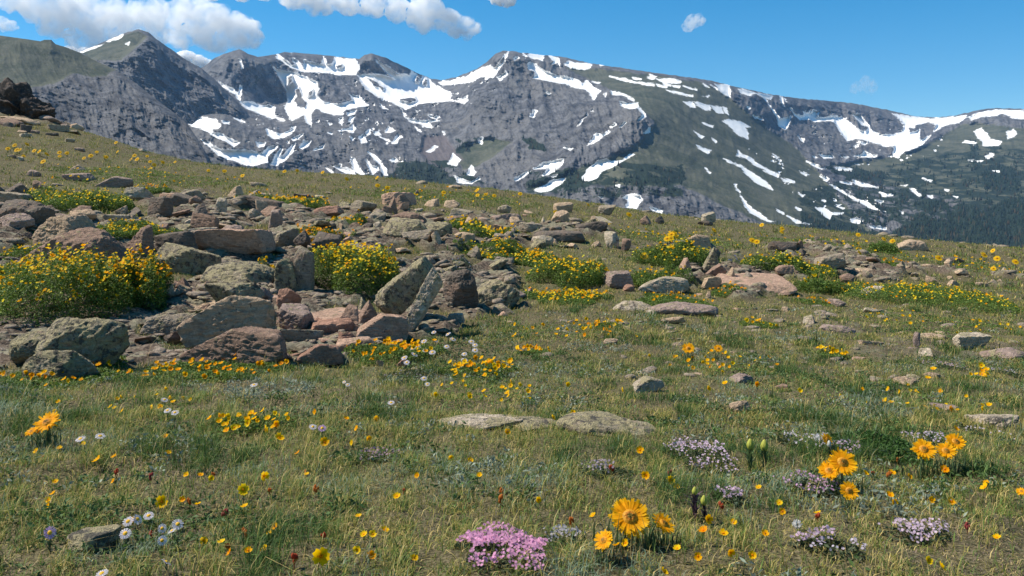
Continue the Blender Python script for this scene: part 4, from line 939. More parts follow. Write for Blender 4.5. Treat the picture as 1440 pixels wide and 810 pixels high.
def blades(P, h, w_, lean, az, col):
    n_ = len(P); d = np.stack([np.cos(az), np.sin(az), 0 * az], 1); s = np.stack([-np.sin(az), np.cos(az), 0 * az], 1)
    # mostly turned to be seen from any side
    up = np.array([0, 0, 1.0])
    p1 = P + d * (lean * h * 0.28)[:, None] + up * (h * (1 - 0.12 * lean) * 0.55)[:, None]
    p2 = P + d * (lean * h)[:, None] + up * (h * (1 - 0.45 * lean * lean).clip(0.25))[:, None]
    hw = (w_ / 2)[:, None]
    V = np.stack([P - s * hw, P + s * hw, p1 - s * hw * .8, p1 + s * hw * .8, p2], 1).reshape(-1, 3)
    o5 = np.arange(n_)[:, None] * 5
    T = np.concatenate([o5 + np.array([[0, 1, 3]]), o5 + np.array([[0, 3, 2]]), o5 + np.array([[2, 3, 4]])])
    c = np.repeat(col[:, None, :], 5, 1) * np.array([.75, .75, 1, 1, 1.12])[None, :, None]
    return V, T, c.reshape(-1, 3)

def sow(n_, y0, y1, rg, pw=1.0):
    """points in the view, denser near: Y from y0 to y1"""
    u = rg.random(n_); Y = (y0 ** pw + u * (y1 ** pw - y0 ** pw)) ** (1 / pw)
    a = rg.uniform(-0.66, 0.66, n_); X = a * (Y + 1.5)
    return X, Y
FT = np.array(FOOT)
def clear_of_rocks(X, Y, k=0.86):
    ok = np.ones(len(X), bool); od = np.argsort(Y); Ys = Y[od]
    for fx, fy, rx, ry in FT:
        i0, i1 = np.searchsorted(Ys, (fy - ry * k, fy + ry * k)); ii = od[i0:i1]
        ok[ii] &= ((X[ii] - fx) / (rx * k + 1e-6)) ** 2 + ((Y[ii] - fy) / (ry * k + 1e-6)) ** 2 > 1
    return ok
BARE = [(1175, 465, 45, 14), (1230, 493, 40, 10), (1330, 490, 60, 12), (905, 440, 80, 12), (970, 442, 70, 12), (640, 430, 60, 20), (1280, 540, 30, 12), (1400, 585, 60, 16)]

rg = np.random.default_rng(5)
PV, PT, PC, off = [], [], [], 0
for (n_, y0, y1, hm, wm) in ((340000, 1.0, 3.2, 0.021, 0.0016), (260000, 2.8, 6.2, 0.022, 0.0023), (225000, 5.5, 12, 0.026, 0.0042), (200000, 10, 42, 0.040, 0.011)):
    X, Y = sow(n_, y0, y1, rg, 1.15)
    # tussocks: pull part of the blades towards centres
    tz = 0.16 * (Y / 3) ** 0.6; gx, gy = np.round(X / tz), np.round(Y / tz)
    hsh = np.sin(gx * 127.1 + gy * 311.7) * 43758.5; hsh -= np.floor(hsh); hs2 = np.sin(gx * 269.5 + gy * 183.3) * 43758.5; hs2 -= np.floor(hs2)
    pl = (rg.random(n_) < 0.55) * rg.uniform(.25, .8, n_)
    X = X + pl * ((gx + hsh - .5) * tz - X); Y = Y + pl * ((gy + hs2 - .5) * tz - Y)
    st_ = stony(X, Y)
    bare = np.clip(3.5 * (fbm(p3(X * 1.7, Y * 1.2, 41), 3) - .14), 0, .6)
    k = (rg.random(n_) > st_ * 1.15) & clear_of_rocks(X, Y)
    X, Y, hsh, hs2, st_, bare = X[k], Y[k], hsh[k], hs2[k], st_[k], bare[k]; n_ = len(X)
    Z = ground_z(X, Y)
    pa = fbm(p3(X * .9, Y * .7, 2), 3); pb = fbm(p3(X * 2.6, Y * 2.1, 6), 3); pc = fbm(p3(X * .35, Y * .3, 11), 2)
    dry = np.clip(0.70 + .14 * np.clip(X / 1.5, 0, 1) + 0.75 * pa + 0.45 * (hsh - .5) + 0.20 * np.clip((Y - 2.8) / 3, 0, 1) + .3 * st_ - .22 * np.clip((Y - 8) / 6, 0, 1), 0, 1)
    r_ = rg.random((n_, 1))
    green = np.array([0.115, 0.175, 0.036]) * rg.uniform(.55, 1.45, (n_, 1)); olive = np.array([0.30, 0.265, 0.06]) * rg.uniform(.65, 1.35, (n_, 1))
    straw = np.array([0.52, 0.40, 0.155]) * rg.uniform(.6, 1.3, (n_, 1)); sage = np.array([0.20, 0.26, 0.17]) * rg.uniform(.7, 1.35, (n_, 1))
    col = np.where(r_ < dry[:, None] * .62, np.where(rg.random((n_, 1)) < .55, olive, straw), green)
    sg = np.clip(pb * 1.8 + .15 * (hs2[:, None].ravel() - .5) - .1 - .6 * np.clip((Y - 4) / 4, 0, 1), 0, .9)
    col = np.where(rg.random((n_, 1)) < sg[:, None], sage, col)
    clump = (fbm(p3(X * 3.1, Y * 2.2, 51), 3) + .25 * (hs2 - .5)) > .20
    dg = np.array([0.055, 0.105, 0.022]) * rg.uniform(.6, 1.5, (n_, 1)); col = np.where((clump & (rg.random(n_) < .8))[:, None], dg, col)
    lit = rg.random(n_) < bare; lc = np.where(rg.random((n_, 1)) < .5, np.array([.42, .33, .17]), np.array([.20, .145, .115])) * rg.uniform(.5, 1.35, (n_, 1)); col = np.where(lit[:, None], lc, col)
    col = col * 1.08; far = np.clip((Y - 9) / 12, 0, 1)[:, None]; col = col * (1 - .2 * far) + far * .2 * np.array([0.225, 0.188, 0.045])
    h = hm * rg.lognormal(0, .38, n_) * (1 + .5 * (pc + .3 * pb)) * (.75 + .5 * hs2); h = np.where(clump, h * 1.35, h); h = np.where(lit, h * .6, h); tall = rg.random(n_) < .022; h = np.where(tall, h * 2.0, h); col = np.where(tall[:, None], straw, col)
    w_ = wm * rg.uniform(.6, 1.4, n_) * np.where(tall, .6, 1)
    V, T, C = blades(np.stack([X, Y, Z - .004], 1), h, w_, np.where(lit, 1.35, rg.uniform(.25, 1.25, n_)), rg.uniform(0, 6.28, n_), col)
    PV.append(V); PT.append(T + off); PC.append(C); off += len(V)
tag(obj('grass', mesh_np('grass', np.concatenate(PV), np.concatenate(PT), MAT_BLADE, np.concatenate(PC))), 'short mixed green, dry and silvery grass covering the tundra slope', 'grass', kind='stuff')

# silvery and green low leaves (rosettes) between the grass
def leafcloud(P, size, rg, col, upb=0.5):
    n_ = len(P)
    nrm = rg.normal(size=(n_, 3)); nrm[:, 2] = np.abs(nrm[:, 2]) + upb; nrm /= np.linalg.norm(nrm, axis=1)[:, None]
    t = np.cross(nrm, rg.normal(size=(n_, 3))); t /= np.linalg.norm(t, axis=1)[:, None]; s = np.cross(nrm, t)
    L = (size * rg.uniform(.7, 1.35, n_))[:, None]; W = L * rg.uniform(.3, .5, (n_, 1))
    V = np.stack([P - t * L * .5, P + s * W * .5 + nrm * L * .05, P + t * L * .5 - nrm * L * .1, P - s * W * .5 + nrm * L * .05], 1).reshape(-1, 3)
    o4 = np.arange(n_)[:, None] * 4
    return V, np.concatenate([o4 + np.array([[0, 1, 2]]), o4 + np.array([[0, 2, 3]])]), np.repeat(col, 4, 0)
V_, T_, C_, off = [], [], [], 0
for (n_, y0, y1, sz, ks) in ((7600, 1.0, 6.5, .014, 22), (2900, 6, 14, .024, 9)):
    X, Y = sow(n_, y0, y1, rg, 1.2); k = (stony(X, Y) < .3) & clear_of_rocks(X, Y, 1.0) & (fbm(p3(X * 1.8, Y * 1.5, 21), 3) > -.02); X, Y = X[k], Y[k]
    tone_ = fbm(p3(X * 1.1, Y * .9, 31), 2)
    for x, y, tt in zip(X, Y, tone_):
        r0 = rg.uniform(.02, .055) * (1 if y < 6 else 1.5)
        q = rg.normal(0, 1, (ks, 2)) * r0 * .6
        px_, py_ = x + q[:, 0], y + q[:, 1]
        z = ground_z(px_, py_) + rg.uniform(.004, .032, ks) * np.exp(-(q ** 2).sum(1) / r0 ** 2)
        if tt + rg.normal(0, .15) > .05: col = np.array([.26, .30, .22]) * rg.uniform(.55, 1.25, (ks, 1))
        else: col = np.array([.075, .13, .035]) * rg.uniform(.6, 1.5, (ks, 1))
        V, T, C = leafcloud(np.stack([px_, py_, z], 1), np.full(ks, sz), rg, col, .3)
        V_.append(V); T_.append(T + off); C_.append(C); off += len(V)
tag(obj('ground_cover', mesh_np('ground_cover', np.concatenate(V_), np.concatenate(T_), MAT_LEAF, np.concatenate(C_))), 'silvery and green low leaves growing among the grass', 'ground cover', kind='stuff')

# ------------------------------------------------------------------ flowers
def petal(L, W, cup, nrow=3, notch=0.0, droop=0.0, c0=(1, 1, 1), c1=(1, 1, 1), r0=0.0):
    """one petal along +X, strip of nrow+1 rows x 3"""
    V, C = [], []
    prof = [.45, .85, 1.0, .72] if nrow == 3 else np.linspace(.5, 1, nrow + 1)
    for i in range(nrow + 1):
        t = i / nrow; x = r0 + L * t; z = cup * L * t * t - droop * L * t ** 2.2
        for k in (-1, 0, 1):
            V.append((x - (notch * L * (1 if k == 0 else 0) if i == nrow else 0), k * W * .5 * prof[i], z + (.10 * W if k else 0)))
            C.append(np.array(c0) * (1 - t) + np.array(c1) * t)
    return np.array(V), grid_tris(nrow + 1, 3), np.array(C)

def rotz(V, a): c, s = math.cos(a), math.sin(a); return V @ np.array([[c, s, 0], [-s, c, 0], [0, 0, 1]])

def dome(r, h, rg, c, nr=5, ns=14, rough=.12):
    V, C = [(0, 0, h)], [c]
    for i in range(1, nr + 1):
        t = i / nr
        for k in range(ns):
            a = 2 * math.pi * (k + .5 * (i % 2)) / ns; q = 1 + rg.normal(0, rough)
            V.append((r * t * math.cos(a), r * t * math.sin(a), h * (1 - t * t) * q)); C.append(np.array(c) * rg.uniform(.65, 1.25))
    T = [(0, 1 + k, 1 + (k + 1) % ns) for k in range(ns)]
    for i in range(nr - 1):
        for k in range(ns):
            a, b_ = 1 + i * ns + k, 1 + i * ns + (k + 1) % ns
            T += [(a, a + ns, b_ + ns), (a, b_ + ns, b_)]
    return np.array(V, float), np.array(T), np.array(C, float)

MATS = [MAT_PETAL, MAT_STEM]
def avens_mesh(seed, stem=.05, d=.022, tilt=35, low=False):
    """small five petalled cup on a bent stem"""
    rg = np.random.default_rng(seed); g = Geo()
    nv = (rg.normal(0, .25), -math.sin(R(tilt)), math.cos(R(tilt))); M = rot_to(nv)
    top = np.array([rg.normal(0, .15) * stem, rg.normal(0, .15) * stem, stem])
    for k in range(5):
        V, T, C = petal(d * .52, d * .5, rg.uniform(.15, .5), 2 if low else 3, .1, 0, (.95, .62, .06), (1, .8, .1), r0=d * .04)
        V = rotz(V, k * 1.2566 + rg.normal(0, .1)); g.add(V @ M.T + top, T, 0, C)
    V, T, C = dome(d * .13, d * .12, rg, (.85, .42, .04), 2, 6); g.add(V @ M.T + top + M[:, 2] * d * .03, T, 0, C)
    P = np.array([(0, 0, -.008), top * .5 + (rg.normal(0, .1) * stem, 0, 0), top - M[:, 2] * .001]); V, T = tube(P, d * .035, 3); g.add(V, T, 1, (.07, .10, .03))
    return g.mesh('flower', MATS)
AV = [avens_mesh(40 + i, stem=.028 + .006 * (i % 3), tilt=20 + 14 * (i % 5)) for i in range(10)]
AVL = [avens_mesh(80 + i, stem=.04, tilt=25 + 14 * (i % 4), low=True) for i in range(6)]
YEL = [(1, .76, .03), (1, .64, .015), (.98, .50, .01), (1, .86, .10)]

def cover_profile(u, v): return np.sqrt(np.clip(1 - u * u - v * v, 0, 1))
def plant(label, x0, x1, yt, yb, hgt, nfl, mix=(1, 1, 0, 0), leaves=1.0, lsz=.014, green=(.10, .165, .03), fsz=1.0, cat='flowering plant', name='alpine_avens_plant', fscale=None, upbias=0.6, top_only=False):
    """a mat or mound of leaves with its flowers; x0..x1, yt..yb say where it stands in the view"""
    cx_ = (x0 + x1) / 2; Xc, Yf, Zf = at(cx_, yb); s = Yf / F; Wd = (x1 - x0) * s
    if hgt > 0:      # mound of height hgt (px)
        H = hgt * s; Dp = max(min(at(cx_, max(yt + hgt * .6, 170))[1] - Yf, Wd * 1.1), Wd * .45)
    else:            # flat drift
        Dp = at(cx_, yt)[1] - Yf; H = -hgt * .01
    Yc = Yf + Dp / 2; Xc = (cx_ - CX) / F * Yc; Zc = float(ground_z(np.array([Xc]), np.array([Yc]))[0])
    rg = np.random.default_rng(int(cx_ * 7 + yb * 13))
    root = obj(name, None, loc=(Xc, Yc, Zc)); tag(root, label, cat, 'yellow flowered mats and mounds')
    sz = max(lsz, 2.6 * s)
    area = math.pi * Wd * max(Dp, .05) / 4
    n_ = int(np.clip(leaves * area / sz ** 2 * (11 if hgt > 0 else 1.8), 120, 34000))
    r_ = np.sqrt(rg.random(n_)); th = rg.uniform(0, 6.28, n_)
    wob = 1 + .16 * np.sin(3 * th + cx_) + .12 * np.sin(5 * th + yb)
    u, v = r_ * np.cos(th) * wob, r_ * np.sin(th) * wob
    X, Y = Xc + u * Wd / 2, Yc + v * Dp / 2
    lump = .75 + .5 * fbm(p3(X * 9, Y * 9, 3), 2)
    pr = np.sqrt(np.clip(1 - (r_ * .985) ** 7, 0, 1)) if hgt > 0 else cover_profile(r_ * .97, 0 * r_) ** .8
    k = rg.random(n_) ** (np.where(r_ > .72, .8, .3) if hgt > 0 else .7)
    z = ground_z(X, Y) + H * pr * lump * k
    cl = np.array(green) * rg.uniform(.55, 1.6, (n_, 1)) * np.where(rg.random((n_, 1)) < .12, np.array([[1.8, 1.3, 1.0]]), 1)
    V, T, C = leafcloud(np.stack([X, Y, z], 1) - (Xc, Yc, Zc), np.full(n_, sz), rg, cl, upbias)
    obj('foliage', mesh_np('foliage', V, T, MAT_LEAF, C), root)
    if nfl:
        mesh_set = AV if Yf < 6.5 else AVL
        scale0 = fsz * max(1.0, 3.3 / (0.022 / s))
        def spot():
            q = math.sqrt(rg.random()) * .97; a = rg.uniform(0, 6.28); w2 = 1 + .16 * math.sin(3 * a + cx_) + .12 * math.sin(5 * a + yb)
            if top_only and q * math.sin(a) < -.3: a = -a
            x, y = Xc + q * math.cos(a) * w2 * Wd / 2, Yc + q * math.sin(a) * w2 * Dp / 2
            lump_ = .75 + .5 * float(fbm(p3([x * 9], [y * 9], 3), 2)[0])
            return x - Xc, y - Yc, float(ground_z(np.array([x]), np.array([y]))[0]) + H * (max(1 - q ** 4 * .94, 0) ** .5) * lump_ * rg.uniform(.9, 1.1) - Zc - (.012 if hgt > 0 else .004)
        if 45 < nfl < 250 and yb < 440: nfl = int(nfl * 2.5)
        wts = np.array(mix, float) / sum(mix)
        for i in range(min(nfl, 100)):
            c = YEL[rg.choice(4, p=wts)]
            o = obj('flower', mesh_set[rg.integers(len(mesh_set))], root, spot(), (rg.normal(0, .15), rg.normal(0, .15), rg.normal(0, .9)), scale0 * rg.uniform(.7, 1.2)); o.color = (*c, 1)
        if nfl > 100:
            g = Geo()
            for i in range(nfl - 100):
                x, y, z = spot(); d = .010 * scale0 * rg.uniform(.6, 1.1); M = rot_to((rg.normal(0, .4), -.55 + rg.normal(0, .3), .8)); c = YEL[rg.choice(4, p=wts)]
                a = np.arange(5) * 1.2566; ring = np.stack([np.cos(a), np.sin(a), np.full(5, .25)], 1) * d
                Vq = np.concatenate([[[0, 0, 0]], ring]) @ M.T + (x, y, z + .03)
                g.add(Vq, [(0, 1 + k, 1 + (k + 1) % 5) for k in range(5)], 0, c)
            o = obj('flower_scatter', g.mesh('flower_scatter', MATS), root); tag(o, kind='stuff')
    return root

OR = (1, 3, 2, 0); MX = (2, 2, .6, .6); YL = (3, .6, 0, 2)
for a in [
 ('large flower mound on the far left, dense orange yellow blooms over shade', -30, 205, 365, 468, 96, 820, (1, 3, 1.6, 0), 1.2),
 ('smaller green mound joined to the right of the large left mound', 130, 242, 366, 444, 78, 440, (1, 3, 1.6, 0), 1.2),
 ('pale yellow green clump at the left end of the large mound', -12, 36, 378, 415, 26, 34, (1, 0, 0, 4), 1.2),
 ('middle flower mound between the standing stones and the leaning block', 430, 572, 350, 424, 66, 760, MX, 1.2),
 ('upper left yellow drift below the tan pyramid stone', 28, 184, 262, 303, 26, 150, YL, 1.0),
 ('low yellow drift between the tan ridge and upright brown stone', 104, 250, 318, 348, 16, 70, YL, 1.0),
 ('small bright yellow clump left of the standing stones', 362, 392, 370, 391, 14, 24, YL, 1.2),
 ('orange yellow drift behind the stack of dark plates', 414, 492, 322, 346, 8, 80, OR, .9),
 ('small yellow clump below the red brown rounded block', 458, 520, 306, 326, 8, 34, MX, 1.0),
 ('yellow drift on the grass behind the long dark log', 340, 470, 268, 297, 9, 80, MX, .9),
 ('small drift at the top of the rubble left of the dark logs', 188, 240, 254, 272, 8, 22, OR, .8),
 ('wide low yellow drift below the purple slab on the crest', 626, 732, 316, 338, 8, 70, YL, .9),
 ('wide yellow drift in the middle behind the purple flat slab', 650, 792, 338, 376, 9, 120, MX, .9),
 ('green bush with yellow flowers in the middle of the slope', 748, 858, 364, 406, 32, 70, YL, 1.1),
 ('narrow dark green clump left of the grey purple block', 806, 862, 368, 404, 26, 30, MX, 1.2),
 ('dense green cushion with yellow flowers under the tan crested rock', 898, 1008, 346, 382, 32, 90, YL, 1.3),
 ('rounded green mound left of the triangular tan stone', 884, 976, 384, 410, 24, 30, YL, 1.2),
 ('yellow drift above the turf slabs in the centre', 738, 858, 400, 428, 8, 90, MX, .9),
 ('orange drift low in front of the white tan ledge', 890, 1000, 414, 432, 6, 30, OR, .8),
 ('yellow drift with a blue patch right of the yellow lichen stone', 1034, 1172, 354, 391, 18, 110, YL, 1.0),
 ('small green mound in front of the dark grey block', 1118, 1188, 386, 413, 22, 16, YL, 1.2),
 ('long wide yellow drift below the right hand rubble', 1176, 1436, 394, 436, 20, 190, MX, 1.0),
 ('dark green tuft on the right crest without flowers', 1222, 1262, 334, 354, 15, 0, MX, 1.2),
 ('small orange flower patch on the right crest', 1240, 1276, 362, 374, 5, 16, OR, .8),
 ('long front drift of orange flowers along the outcrop, left', -20, 190, 500, 548, 13, 60, OR, .5),
 ('front drift of orange flowers below the long brown rock', 190, 402, 488, 540, 14, 72, OR, .5),
 ('leafy yellow clump at the foot of the leaning pillar', 484, 622, 458, 514, 20, 62, OR, .7),
 ('yellow drift right of the leafy clump', 616, 728, 490, 534, 9, 52, MX, .5),
 ('loose yellow clump in the left middle of the foreground', 294, 412, 560, 614, 14, 34, (2, 2, 0, 1), .5, .78),
 ('small yellow group between the drifts and the centre turf', 726, 778, 482, 502, 5, 17, MX, .5),
 ('small yellow group on the right turf', 1146, 1194, 474, 506, 8, 18, YL, .6),
 ('sparse yellow group on the turf left of the right hand rocks', 1040, 1096, 436, 462, 6, 14, YL, .5),
 ('orange group below the small pointed stone', 996, 1046, 404, 420, 6, 24, OR, .6),
 ('thin orange drift right of the long purple slab', 1120, 1180, 414, 430, 5, 22, OR, .6),
 ('yellow patch on the turf between two centre slabs', 820, 880, 448, 468, 5, 14, MX, .5),
 ('loose yellow patch at the far right of the right turf', 1355, 1400, 508, 534, 6, 6, YL, .5),
 ('thin scatter of yellow flowers on the left middle turf below the front drift', 60, 300, 548, 590, 4, 20, YL, .05, .8),
 ('thin scatter of yellow flowers above the low grey ledge', 560, 800, 530, 572, 4, 26, YL, .05, .8),
 ('thin scatter of yellow flowers around the two centre sunflowers', 890, 1130, 470, 530, 4, 34, MX, .05, .8),
 ('thin scatter of yellow flowers right of the tan capped rock', 1130, 1420, 540, 585, 4, 24, YL, .05, .8),
 ('wide sparse scatter of yellow flowers on the slope right of centre', 850, 1060, 318, 348, 4, 44, YL, .05),
 ('sparse yellow scatter above the right hand rubble', 1060, 1300, 334, 358, 4, 44, YL, .05),
 ('sparse yellow scatter on the middle turf below the leaning stones', 690, 900, 452, 486, 4, 40, MX, .05),
 ('sparse yellow scatter at the right edge of the slope', 1290, 1450, 356, 384, 4, 36, YL, .05),
 ('sparse yellow scatter on the right turf below the long drift', 1190, 1440, 440, 470, 4, 40, YL, .05),
 ('sparse yellow scatter on the upper grass left of the rubble', 60, 330, 232, 262, 4, 44, YL, .05),
 ('sparse yellow scatter on the crest grass in the middle', 480, 760, 262, 288, 4, 44, YL, .05),
 ('yellow flowers at the bottom of the small left clump', 0, 60, 352, 372, 9, 22, YL, .9),
]: plant(*a[:8], leaves=a[8] * (2.1 if a[5] > 60 else 1), lsz=.018 if a[5] > 60 else .014, fsz=a[9] if len(a) > 9 else 1.2 if a[5] > 60 else 1.0, green=(.10, .165, .028) if a[5] > 60 else (.10, .165, .03))

# blue flowered patch
def simple_mat(name, rgb, rough=.7):
    m, nt = new_mat(name); n = N(nt); b = n('ShaderNodeBsdfPrincipled', {'Base Color': rgb, 'Roughness': rough, 'Specular IOR Level': .2}); n.out(b.outputs[0]); return m

# cushions: moss campion and phlox
def blossom_mesh(seed, d=.011):
    rg = np.random.default_rng(seed); g = Geo(); M = rot_to((rg.normal(0, .3), -.5, .8))
    for k in range(5):
        V, T, C = petal(d * .5, d * .42, .05, 2, .15, 0, (.8, .7, .75), (1, 1, 1)); g.add(rotz(V, k * 1.2566) @ M.T, T, 0, C)
    return g.mesh('blossom', MATS)
BL = [blossom_mesh(i) for i in range(5)]
def cushion(label, cx_, cy_, w_, h_, nb, col, bumps=.010, fcol=(.055, .075, .03), bs=1.0, name='moss_campion_cushion', cat='cushion plant', nleaf=None):
    Xc, Yf, Z = at(cx_, cy_ + h_ / 2); Y2 = at(cx_, cy_ - h_ / 2)[1]; s = Yf / F; Wd = w_ * s; Dp = Y2 - Yf; Yc = (Yf + Y2) / 2; Xc = (cx_ - CX) / F * Yc
    Zc = float(ground_z(np.array([Xc]), np.array([Yc]))[0]); rg = np.random.default_rng(int(cx_ + cy_ * 3))
    root = obj(name, None, loc=(Xc, Yc, Zc)); tag(root, label, cat, 'low flowering cushions')
    n_ = nleaf or int(np.clip(Wd * Dp * 26000, 200, 5000)); r_ = np.sqrt(rg.random(n_)); th = rg.uniform(0, 6.28, n_); wob = 1 + .2 * np.sin(2 * th + cx_) + .16 * np.sin(5 * th)
    X, Y = Xc + r_ * np.cos(th) * wob * Wd / 2, Yc + r_ * np.sin(th) * wob * Dp / 2
    z = ground_z(X, Y) + bumps * np.sqrt(1 - (r_ * .98) ** 2) * (.7 + .6 * fbm(p3(X * 30, Y * 30), 2)) * rg.random(n_) ** .5 + .004
    V, T, C = leafcloud(np.stack([X, Y, z], 1) - (Xc, Yc, Zc), np.full(n_, .011), rg, np.array(fcol) * rg.uniform(.5, 1.6, (n_, 1)), .3)
    obj('foliage', mesh_np('foliage', V, T, MAT_LEAF, C), root)
    g = Geo(); extra = 0
    for i in range(nb):
        q = math.sqrt(rg.random()) * .96; a = rg.uniform(0, 6.28); w2 = 1 + .2 * math.sin(2 * a + cx_) + .16 * math.sin(5 * a)
        x, y = Xc + q * math.cos(a) * w2 * Wd / 2, Yc + q * math.sin(a) * w2 * Dp / 2
        if fbm(p3([x * 16], [y * 16], cx_), 2)[0] < (-.16 if w_ > 130 else -.10): continue
        z = float(ground_z(np.array([x]), np.array([y]))[0]) + bumps * math.sqrt(1 - q * q * .95) + rg.uniform(.009, .022)
        c = np.array(col) * rg.uniform(.75, 1.15); sc_ = bs * max(.72, 1.8 * s / .011) * rg.uniform(.75, 1.2); rz = rg.uniform(-1, 1)
        if i < 95:
            o = obj('blossom', BL[rg.integers(5)], root, (x - Xc, y - Yc, z - Zc), (rg.normal(0, .35), rg.normal(0, .35), rz), sc_); o.color = (*c, 1)
        else:
            src = BL[rg.integers(5)]; q_ = np.zeros(len(src.vertices) * 3, dtype=np.float32); src.vertices.foreach_get('co', q_)
            tri = np.zeros(len(src.polygons) * 3, dtype=np.int32); src.loops.foreach_get('vertex_index', tri)
            g.add(rotz(q_.reshape(-1, 3), rz) * sc_ + (x - Xc, y - Yc, z - Zc), tri.reshape(-1, 3), 0, c); extra += 1
    if extra: tag(obj('blossom_scatter', g.mesh('blossom_scatter', MATS), root), kind='stuff')
PK = (.80, .42, .62); LI = (.78, .60, .72); WH = (.72, .66, .70)
for a in [('big pink moss campion cushion at the bottom edge', 708, 786, 152, 58, 560, PK), ('pale lilac cushion right of the middle foreground', 984, 646, 96, 42, 190, LI), ('lilac strip of blossom in the lower right', 1290, 756, 84, 26, 120, (.78, .62, .72)),
 ('pink purple strip below the twin sunflowers', 1140, 693, 84, 20, 110, (.74, .46, .66)), ('pale cushion left of the small sunflower on the right', 1136, 627, 84, 28, 100, WH), ('pale lilac cushion behind the right sunflower trio', 1300, 622, 66, 16, 60, (.74, .62, .72)),
 ('flat lilac cushion on the right turf', 1323, 517, 42, 10, 55, (.70, .50, .62)), ('greyish pink cushion at the far right turf', 1412, 526, 40, 14, 40, WH), ('small lilac patch right of the purple bud stalk', 1028, 708, 44, 10, 40, LI), ('faded pink brown cushion in the left middle', 534, 643, 60, 22, 60, (.50, .36, .40)),
 ('greyish white cushion above the big pink cushion', 792, 758, 56, 26, 50, (.62, .60, .60)), ('grey lilac cushion left of the yellow drift, centre', 572, 530, 70, 14, 36, (.46, .40, .44)), ('pale lilac cushion at the lower right bottom edge', 1178, 786, 66, 24, 60, (.72, .64, .72)), ('lilac patch at the bottom right of the bud pair', 1146, 776, 56, 12, 40, LI),
 ('faded lilac cushion left of the largest sunflower', 850, 668, 74, 26, 44, (.55, .46, .52)), ('pale lilac cushion right of the sunflower trio', 1385, 612, 40, 26, 20, WH), ('grey pink cushion on the turf by the bud stalks', 1195, 642, 50, 14, 36, LI)]:
    cushion(*a[:5], int(a[5] * 2.2), a[6], bs=.68)
cushion('soft dark green fern like cushion right of the bud pair', 1234, 634, 92, 42, 0, PK, .035, (.045, .10, .018), name='fern_cushion', nleaf=4200)
cushion('blue flowered patch right of the yellow lichen stone', 1052, 372, 46, 16, 70, (.16, .22, .55), .03, (.06, .09, .06), name='blue_flower_cushion')
cushion('small pale blue flower patch above the purple flat slab', 648, 384, 24, 18, 24, (.45, .52, .70), .03, (.06, .09, .05), name='blue_flower_cushion')

# ------------------------------------------------------------------ alpine sunflowers
DISK_D = (.42, .20, .025)
def sunflower_petals(d, rg, n_=32, cup=.12):
    g = Geo()
    for lay_, (nn, L, dz) in enumerate(((n_, d * .34, 0), (n_ - 5, d * .30, d * .018))):
        for k in range(nn):
            q = rg.uniform(.78, 1.12)
            V, T, C = petal(L * q, d * .082 * rg.uniform(.8, 1.25), cup + rg.normal(0, .16) + lay_ * .12, 3, .09, rg.uniform(0, .25), (.96, .43, .008), (1, .56, .012), r0=d * .165)
            V = rotz(V, 2 * math.pi * (k + .5 * lay_) / nn + rg.normal(0, .06)); g.add(V + (0, 0, dz), T, 0, C * rg.uniform(.85, 1.08))
    return g
def sunflower(label, px, py, dpx, face, seed, stem_px=None, facing_side=0, leaf=True):
    """head centre at (px, py) in the view, standing on the slope"""
    rg = np.random.default_rng(seed)
    st_px = stem_px or dpx * 1.0
    Xb, Yb_, Zb = at(px, py + st_px); s = Yb_ / F; d = dpx * s
    hx, hy, hz = (px - CX) * s - Xb, 0.0, (EYE - py) * s - Zb
    root = obj('alpine_sunflower', None, loc=(Xb, Yb_, Zb)); tag(root, label, 'sunflower', 'alpine sunflowers in the meadow')
    M = rot_to((face[0] - .1, face[1] + .1, face[2] + .22)); top = np.array([hx, hy, hz])
    g = sunflower_petals(d, rg); V = np.concatenate(g.V) @ M.T + top
    pr = obj('petal_ring', mesh_np('petal_ring', V, np.concatenate(g.T), [MAT_PETAL], np.concatenate(g.C)), root)
    V, T, C = dome(d * .19, d * .085, rg, (.62, .29, .02), 7, 26, .22); r_ = np.hypot(V[:, 0], V[:, 1]) / (d * .19)
    C = np.where((r_ < .38)[:, None], np.array([.26, .17, .03]) * rg.uniform(.6, 1.3, (len(V), 1)), C); C = np.where(((r_ > .38) & (r_ < .6))[:, None], C * np.array([.8, .62, .6]), C)
    obj('flower_disk', mesh_np('flower_disk', V @ M.T + top + M[:, 2] * d * .02, T, [MAT_STEM], C), root)
    g = Geo(); back = top - M[:, 2] * d * .10
    V, T = tube(np.array([(0, 0, -.01), (hx * .2, .004, hz * .4), (back[0] * .8, back[1] * .9, back[2] * .75), back, top - M[:, 2] * d * .02]), np.array([.035, .035, .038, .06, .17]) * d, 7); g.add(V, T, 0, (.12, .15, .07))
    obj('stem', g.mesh('stem', [MAT_STEM]), root)
    if leaf:
        n_ = 46; az = rg.uniform(0, 6.28, n_); P = np.stack([rg.normal(0, d * .3, n_), rg.normal(0, d * .25, n_), np.full(n_, -.005)], 1)
        V, T, C = blades(P, d * rg.uniform(.6, 1.25, n_), np.full(n_, d * .055), rg.uniform(.15, .8, n_), az, np.array([.075, .12, .045]) * rg.uniform(.6, 1.4, (n_, 1)))
        obj('leaf_tuft', mesh_np('leaf_tuft', V, T, MAT_LEAF, C), root)
